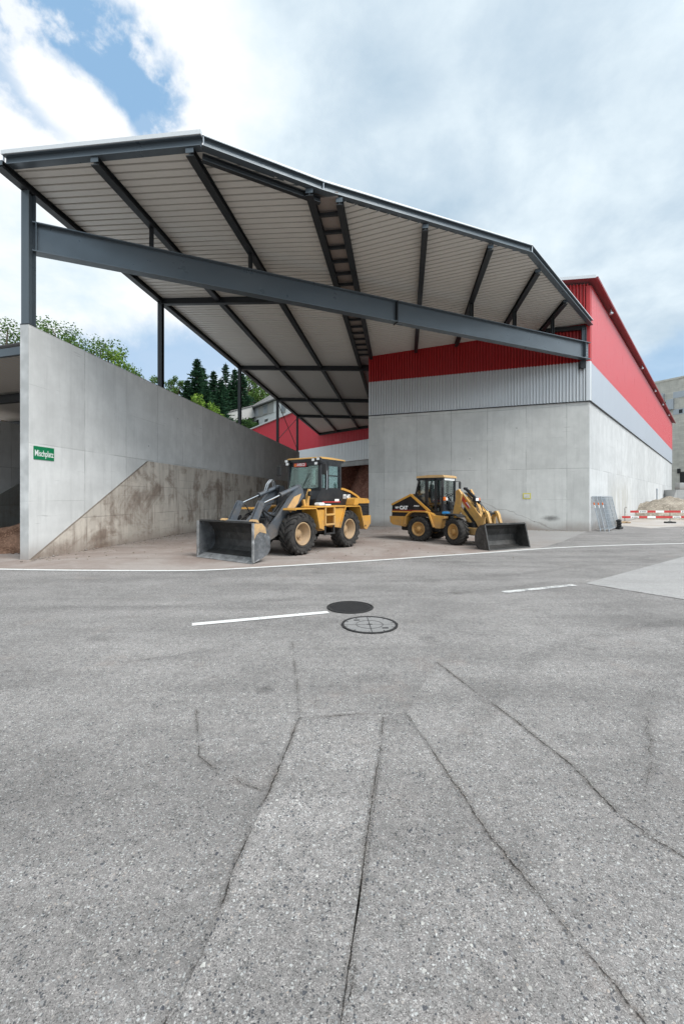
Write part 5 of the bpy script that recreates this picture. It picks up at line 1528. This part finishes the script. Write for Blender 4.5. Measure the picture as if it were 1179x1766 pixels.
mb = MB(FM); mb.cbox(.05,.62,-.36,.36,.36,.62,.02); mb.obox((-.34,-.22,1.30),(.42,-.22,.58),.12,.09); mb.obox((-.34,.22,1.30),(.42,.22,.58),.12,.09); mb.build('front_frame', M['yellow2'], L2)
# engine end
mb = MB(); mb.prism([(-1.30,.93),(-1.28,.70),(-1.16,.60),(-.58,.53),(-.54,.60),(-.50,.93)], -.80, .80); mb.build('counterweight', M['yellow'], L2)
mb = MB(); mb.prism([(-1.24,1.385),(-1.26,.931),(.40,.931),(.40,1.14),(-.28,1.76),(-.42,1.775)], -.70, .70); mb.build('engine_cover', M['black'], L2)
mb = MB()
for s in (1, -1):
    y = s*.705
    mb.obox((-1.26,y,1.385), (-.38,y,1.785), .06, .075); mb.obox((-.38,y,1.775 if s < 0 else 1.69), (.42,y,1.13 if s < 0 else 1.05), .06, .085)
    mb.obox((-1.26,y,1.115), (-.42,y,1.115), .05, .05)
mb.prism([(-1.28,1.40),(-1.30,1.36),(-.42,1.775),(-.36,1.80),(-.42,1.815)], -.68, .68)
mb.build('cover_edge', M['yellow'], L2)
mb = MB(); mb.box(-1.22,.26,-.7045,-.7005,1.165,1.182); mb.build('red_stripe', M['red_sign'], L2)
for s in (1, -1):
    a, b_ = (.50,.90) if s > 0 else (-.90,-.50)
    fender([(-.56,.62),(-.50,.92),(-.36,1.06),(-.22,1.115),(.30,1.115),(.42,1.07),(.62,.56)], a, b_, .05).build('fender', M['yellow'], L2)
    mb = MB(); mb.prism([(.40,1.08),(.60,.57),(.70,.53),(.90,.53),(.96,.86),(1.04,.90),(1.04,.98),(.62,1.0),(.50,1.09)], min(s*.46,s*.82), max(s*.46,s*.82)); mb.build('step_body', M['yellow'], L2)
mb = MB()
for k in range(4): mb.box(-1.22,-.62,-.706,-.7005,.955+k*.035,.972+k*.035)
mb.build('vent', M['black_matt'], L2)
text('brand_lettering', 'CAT', .185, M['white'], L2, face_matrix((-.72,-.7005,1.265), (1,0,0), (0,0,1)), .012)
mb = MB(); mb.prism([(-.74,1.185),(-.70,1.185),(-.72,1.23)], -.7035, -.7025); mb.build('brand_triangle', M['yellow'], L2)
text('model_lettering', '908', .11, M['white'], L2, face_matrix((-1.02,-.7005,1.265), (1,0,0), (0,0,1)), .005)
text('dealer_lettering', 'AVESCO', .062, M['white'], L2, face_matrix((-.16,-.7005,1.345), (1,0,0), (0,0,1)), .004)
mb = MB(); mb.tube([(-.46,.12,1.70),(-.46,.12,2.28),(-.48,.12,2.36),(-.55,.12,2.44)], [.055,.055,.05,.05], 10); mb.build('exhaust', M['black_matt'], L2)
mb = MB(); mb.cbox(-.66,-.50,-.2,.0,1.70,1.80,.02); mb.build('filler_cap', M['black_matt'], L2)
# cab
ca, cb_, cyy, ct = -.12, .88, .57, 2.42
mb = MB()
for s in (1, -1):
    y = s*(cyy-.03)
    mb.obox((-.26,y,1.80), (ca+.03,y,ct), .06, .06, (1,0,0)); mb.obox((.20,y,1.30), (.20,y,ct), .06, .13, (1,0,0)); mb.obox((.58,y,1.10), (.58,y,ct), .06, .10, (1,0,0)); mb.obox((cb_-.03,y,1.02), (cb_-.03,y,ct), .08, .09, (1,0,0))
    mb.obox((ca,y,ct-.04), (cb_,y,ct-.04), .06, .08); mb.obox((-.28,y,1.80), (.44,y,1.10), .06, .09); mb.obox((.40,y,1.08), (cb_,y,1.08), .06, .12)
    mb.obox((.58,y,1.72), (cb_,y,1.72), .05, .035)
for x in (ca+.03, cb_-.03): mb.obox((x,-cyy,ct-.04), (x,cyy,ct-.04), .07, .08)
mb.obox((cb_-.03,-cyy,1.40), (cb_-.03,cyy,1.40), .07, .06); mb.obox((-.24,-cyy,1.80), (-.24,cyy,1.80), .07, .08)
mb.build('cab_frame', M['black'], L2)
mb = MB(); mb.box(.15,cb_-.02,-.58,.58,.98,1.06); mb.cbox(.70,cb_+.03,-.55,.55,.95,1.38,.03); mb.build('cab_floor', M['black'], L2)
for s in (1, -1):
    y = s*(cyy-.02)
    mb = MB(); mb.prism([(-.20,1.84),(ca+.06,ct-.09),(.13,ct-.09),(.13,1.50)], min(y,y+.006*s), max(y,y+.006*s)); mb.build('side_window', M['glass_clear'], L2)
    mb = MB(); mb.prism([(.27,1.38),(.27,ct-.09),(.52,ct-.09),(.52,1.15),(.48,1.15)], min(y,y+.006*s), max(y,y+.006*s)); mb.build('side_window', M['glass_clear'], L2)
    mb = MB(); mb.box(.64,cb_-.08, min(y,y+.006), max(y,y+.006), 1.15, ct-.09); mb.build('side_window', M['glass_clear'], L2)
mb = MB(); mb.box(cb_-.02,cb_-.014,-cyy+.07,cyy-.07,1.44,ct-.09); mb.build('windscreen', M['glass_clear'], L2)
mb = MB(); mb.obox((-.23,0,1.85),(ca+.02,0,ct-.09),1.06,.006,(-1,0,.2)); mb.build('rear_window', M['glass_clear'], L2)
mb = MB(); mb.prism([(ca-.10,2.43),(ca-.08,2.50),(.3,2.53),(cb_-.02,2.525),(cb_+.05,2.48),(cb_+.05,2.43)], -.61, .60); mb.build('cab_roof', M['tan'], L2)
mb = MB(); mb.box(cb_+.0,cb_+.006,-.45,.55,2.33,2.42); mb.build('windscreen_sign', M['white'], L2)
seat_wheel(L2, None, .42, 0, 1.28, .9)
for s in (1, -1):
    mb = MB(); mb.tube([(cb_,s*.60,2.30),(cb_+.10,s*.80,2.32),(cb_+.10,s*.80,2.2)], .012, 6); mb.cbox(cb_+.07,cb_+.12,s*.80-.085,s*.80+.085,2.02,2.30,.03); mb.build('mirror', M['black_matt'], L2)
mb = MB(); mb.cbox(cb_+.02,cb_+.10,-.62,-.50,1.55,1.70,.02); mb.build('turn_signal', M['orange'], L2)
mb = MB(); mb.cbox(cb_+.02,cb_+.11,-.48,-.36,1.55,1.67,.02); mb.build('head_lamp', M['white'], L2)
mb = MB(); mb.tube([(cb_+.012,.1,1.46),(cb_+.018,.2,1.8),(cb_+.012,.3,2.1)], .010, 5); mb.build('wiper', M['black_matt'], L2)
mb = MB(); mb.cbox(.86,1.12,-.66,-.42,1.05,1.15,.03); mb.build('blue_box', M['blue'], L2)
for s in (1, -1):
    mb = MB(FM); mb.shell([(-.42,1.0),(-.30,1.06),(.10,1.06),(.28,.98)], .03, min(s*.52,s*.88), max(s*.52,s*.88)); mb.build('fender', M['black_matt'], L2)
# boom
mb = MB(FM); mb.prism([(-.62,1.05),(-.46,1.62),(-.46,1.92),(-.30,1.98),(-.16,1.80),(-.30,1.05)], -.32, -.25); mb.prism([(-.62,1.05),(-.46,1.62),(-.46,1.92),(-.30,1.98),(-.16,1.80),(-.30,1.05)], .25, .32); mb.build('boom_tower', M['yellow2'], L2)
mb = MB(FM); bp = [(-.42,1.76),(-.26,1.90),(-.06,1.72),(.74,.98),(.86,.80),(.80,.60),(.64,.58),(.46,.82),(-.10,1.36)]
mb.prism(bp, -.24, -.20); mb.prism(bp, .20, .24); mb.obox((-.10,0,1.70),(.70,0,.97),.40,.03,(.7,0,.7)); mb.build('boom', M['yellow2'], L2)
mb = MB(FM); mb.prism([(-.12,1.40),(.46,.88),(.58,.66),(.30,.72),(-.2,1.22)], -.19, .19); mb.build('boom_inside', M['black_matt'], L2)
mb = MB(FM); mb.prism([(-.30,1.66),(-.20,1.76),(.22,1.36),(.12,1.26)], -.2435, -.2405); mb.build('red_sticker', M['red_sign'], L2)
mb = MB(FM); mb.prism([(-.10,1.545),(-.03,1.61),(.04,1.545),(-.03,1.48)], -.2455, -.2437); mb.build('sticker_logo', M['orange'], L2)
mm = FM @ face_matrix((.10,-.2440,1.415), (.70,0,-.66), (.66,0,.70))
text('sticker_lettering', 'AVESCO', .07, M['white'], L2, mm, .004)
mb = MB(FM); cyl(mb, (-.28,0,2.0), (.86,0,1.16), .055, .6, .5); mb.build('tilt_cylinder', [M['black'], M['chrome']], L2)
mb = MB(FM); cyl(mb, (-.30,0,.78), (.52,0,.86), .05, .6, .5); mb.build('lift_cylinder', [M['black'], M['chrome']], L2)
mb = MB(FM); mb.tube([(.30,-.12,1.28),(.36,-.12,1.58)], .035, 8); mb.cbox(.28,.42,-.22,-.02,1.54,1.68,.02); mb.build('lamp_mast', M['black'], L2)
mb = MB(FM); mb.box(.421,.425,-.19,-.05,1.56,1.66); mb.build('work_lamp', M['white'], L2)
mb = MB(FM); mb.cbox(.30,.40,-.02,.06,1.56,1.67,.02); mb.build('turn_signal', M['orange'], L2)
for s in (1, -1):
    mb = MB(FM); hk = [(.72,.78),(.80,1.06),(.88,1.20),(.98,1.22),(1.06,1.12),(1.16,.82),(1.10,.80),(1.0,1.02),(.93,1.10),(.88,1.02),(.86,.70)]
    mb.prism(hk, s*.24-.055, s*.24+.055); mb.build('coupler_hook', M['yellow2'], L2)
mb = MB(FM); mb.tube([(.90,-.30,1.13),(.90,.30,1.13)], .04, 10); mb.cbox(.84,1.10,-.40,.40,.25,.72,.03); mb.build('coupler_frame', M['black_matt'], L2)
mb = MB(FM)
for k, s in enumerate((-.14,-.08,.10)): mb.tube([(-.2,s,1.86),(.15,s,1.62),(.42,s-.05,1.40),(.60,s-.06,1.02),(.80,s,1.02)], .016, 6)
mb.build('hose', M['black_matt'], L2)
pr = [(1.70,.02),(1.36,.03),(1.22,.09),(1.15,.22),(1.15,.42),(1.22,.62),(1.34,.74),(1.54,.80)]
sd_ = [(1.72,.01),(1.53,.80),(1.36,.78),(1.20,.64),(1.13,.42),(1.13,.20),(1.22,.05),(1.38,.01)]
bucket(L2, FM, pr, .91, M['bucket_d'], M['bucket_d'], M['bucket_d'], .025, None, sd_)

# ---------------------------------------------------------------- hill and trees
def hz(x, y):
    a = min(1, max(0, (y-74)/34)); a = a*a*(3-2*a)
    b = min(1, max(0, (8-x)/26)); b = b*b*(3-2*b)
    return 14.2*a*b + max(0, y-112)*.17*b + .8*noise.noise(Vector((x*.06, y*.06, 0)))*a*b - .05*(1-a*b)
mb = MB(); nx, ny = 60, 44; vs = []
for j in range(ny+1):
    for i in range(nx+1):
        x, y = -150+i*3.2, 72+j*4; vs.append((x, y, hz(x, y)))
mb.add(vs, [(j*(nx+1)+i, j*(nx+1)+i+1, (j+1)*(nx+1)+i+1, (j+1)*(nx+1)+i) for j in range(ny) for i in range(nx)], 0, True)
tag(mb.build('hillside', M['hill']), 'green wooded hillside behind the halls', kind='structure')

def leaf(mb, c, s, rn):
    """one pointed leaf clump of two bent faces"""
    a = Vector((rn.gauss(0,1), rn.gauss(0,1), rn.gauss(0,.6))).normalized(); b = a.orthogonal().normalized()
    b = (Matrix.Rotation(rn.uniform(0,6.28), 3, a) @ b); n = a.cross(b)
    mb.add([c-a*s*.5, c+b*s*.34-n*s*.1, c+a*s*.5, c-b*s*.34-n*s*.1], [(0,1,2),(0,2,3)])
def broadleaf(name, x, y, z0, top, w, mat, label, seed, n=3600, s=.42, group='trees on the slope', thin=1.0, low=.25):
    rn = random.Random(seed); H = top-z0
    root = empty(name, (x, y, z0), 0, label, 'tree', group)
    tr = MB(); cr = MB()
    tr.tube([(0,0,-.3), (.1,.05,H*.3), (-.1,.1,H*.6), (.05,0,H*.88)], [H*.022,H*.017,H*.011,H*.003], 8)
    blobs = []
    for k in range(int(20*thin)+6):
        t = rn.uniform(low, .97); a = rn.uniform(0, 6.28)
        rad = w*(1-abs((t-.5)/.62)**2.2)*rn.uniform(.35,1.0)
        c = Vector((math.cos(a)*rad, math.sin(a)*rad, H*t)); r = rn.uniform(.20,.40)*w*(1.15-.5*t)
        blobs.append((c, r))
        st = Vector((0,0,H*max(.12, t-.22)))
        tr.tube([st, st.lerp(c, .55)+Vector((0,0,.2)), c], [H*.008,H*.005,H*.002], 5)
    blobs.append((Vector((0,0,H-.12*w)), .2*w))
    tot = sum(r*r for c, r in blobs)
    for c, r in blobs:
        for i in range(int(n*r*r/tot)):
            d = Vector((rn.gauss(0,1), rn.gauss(0,1), rn.gauss(0,.85))).normalized()*r*rn.uniform(.2,1.25)**.6
            leaf(cr, c+d, s*rn.uniform(.6,1.3), rn)
    tr.build('trunk', M['bark'], root); cr.build('crown', M[mat], root)
def conifer(x, y, z0, top, w, label, seed, dens=1.0, sp=.55, group='conifers on the slope'):
    rn = random.Random(seed); H = top-z0
    root = empty('conifer_tree', (x, y, z0), 0, label, 'tree', group)
    tr = MB(); tr.tube([(0,0,-.3),(0,0,H*.5),(0,0,H)], [H*.016,H*.009,.03], 8)
    cr = MB(); h = H*.14
    while h < H*.985:
        t = h/H; L = w*(1-t)**.85*rn.uniform(.78,1.08)+.18
        nb = max(4, int((11 if t < .7 else 8)*dens))
        a0 = rn.uniform(0, 6.28); L *= 1.55
        for k in range(nb):
            a = a0+6.283*k/nb+rn.uniform(-.3,.3); l = L*rn.uniform(.6,1.12); d = Vector((math.cos(a), math.sin(a), 0)); sd = Vector((-d.y,d.x,0))
            m = max(2, int(l/.42))
            for i in range(m+1):
                f = (i+.5)/(m+1); p = d*l*f + Vector((0,0,h - l*.30*f + l*.16*f*f + rn.uniform(-.06,.06)))
                ww = (.50*(1-f*.7)+.18)*rn.uniform(.7,1.25)*min(1.2, .5+l*.3)
                dn = -ww*rn.uniform(.35,.8)
                for sgn in (-1, 1):
                    e = p + sd*sgn*ww + d*ww*.35 + Vector((0,0,dn*.6))
                    cr.add([p-d*.12, p+d*.42, e, p+Vector((0,0,dn))-d*.05+sd*sgn*ww*.4], [(0,1,2),(0,2,3)])
        h += sp*rn.uniform(.75,1.2)*(1.0 if t < .8 else .7)
    for i in range(8): cr.add([Vector((0,0,H-.5+.06*i)), Vector((.12*math.cos(i*2.3),.12*math.sin(i*2.3),H-.62+.06*i)), Vector((0,0,H+.1))], [(0,1,2)])
    tr.build('trunk', M['bark'], root); cr.build('crown', M['needle'], root)
def xy(u, Y): return (u-CX)/F*Y
def zt(v, Y): return CAMH+(HZ-v)/F*Y
# broadleaved trees seen over the left wall
for i, (u, v, Y, w, mat, lab) in enumerate((
    (8, 556, 44, 5.0, 'leaf_mid', 'leafy tree above the shelter roof at the left edge'),
    (66, 552, 47, 4.6, 'leaf_mid', 'leafy tree just behind the first canopy column'),
    (122, 563, 46, 5.2, 'leaf_mid', 'tallest leafy tree showing over the concrete wall'),
    (165, 584, 45, 4.6, 'leaf_mid', 'rounded leafy tree right of the tallest one over the wall'),
    (207, 606, 46, 3.2, 'leaf_light', 'narrow young tree standing up over the sloping wall top'),
    (232, 642, 47, 3.0, 'leaf_mid', 'small leafy tip left of the second canopy column'))):
    broadleaf('leafy_tree', xy(u,Y), Y, 0, zt(v,Y), w, mat, lab, 40+i, 7500, .235, 'broadleaved trees behind the wall', 1.5, .45)
for i, (u, v, Y, w, mat, lab, th, s) in enumerate((
    (268, 652, 92, 4.0, 'leaf_mid', 'pale leafy tree cut by the second canopy column', .8, .5),
    (302, 650, 96, 3.4, 'leaf_mid', 'thin airy tree right of the second canopy column', .4, .42),
    (424, 648, 128, 7, 'leaf_mid', 'broad green tree behind the white house, left', 1.0, .7),
    (446, 660, 132, 7, 'leaf_mid', 'broad green tree behind the white house, middle', 1.0, .7),
    (468, 668, 136, 8, 'leaf_mid', 'broad green tree behind the white house, right', 1.0, .7),
    (336, 683, 80, 3.4, 'leaf_light', 'yellow green bush below the big dark conifer', 1.0, .42),
    (363, 694, 78, 3.0, 'leaf_light', 'second yellow green bush, right below the conifers', 1.0, .42),
    (424, 724, 98, 4.0, 'leaf_dark', 'dark bush under the conveyor bridge', 1.0, .5))):
    z0 = hz(xy(u,Y), Y); top = zt(v,Y)
    broadleaf('leafy_tree', xy(u,Y), Y, min(z0, top-5), top, w, mat, lab, 60+i, 3400, s*.85, 'broadleaved trees on the slope', th+.4, .5)
for i, (u, v, Y, w, lab, dn) in enumerate((
    (340, 617, 97, 5.4, 'big dark conifer with the widest crown', 1.0),
    (349, 630, 104, 5.0, 'conifer leaning out from behind the big dark one', 1.0),
    (323, 652, 95, 4.2, 'low conifer at the left foot of the big one', 1.0),
    (368, 638, 100, 4.0, 'pointed conifer right of the big dark one', 1.0),
    (389, 625, 104, 4.4, 'tall thin conifer with open branches', .62),
    (381, 652, 98, 3.6, 'short conifer between the pointed and the thin one', 1.0),
    (405, 634, 106, 4.4, 'conifer just left of the third canopy column', .9),
    (418, 640, 108, 4.6, 'conifer cut by the third canopy column', .9),
    (356, 662, 90, 4.2, 'dark lower conifer above the yellow green bushes', 1.0),
    (378, 672, 92, 4.2, 'dark lower conifer left of the conveyor bridge', 1.0),
    (402, 668, 112, 4.8, 'dark lower conifer behind the conveyor bridge', 1.0))):
    z0 = hz(xy(u,Y), Y)
    conifer(xy(u,Y), Y, z0, zt(v,Y), w, lab, 90+i, dn)
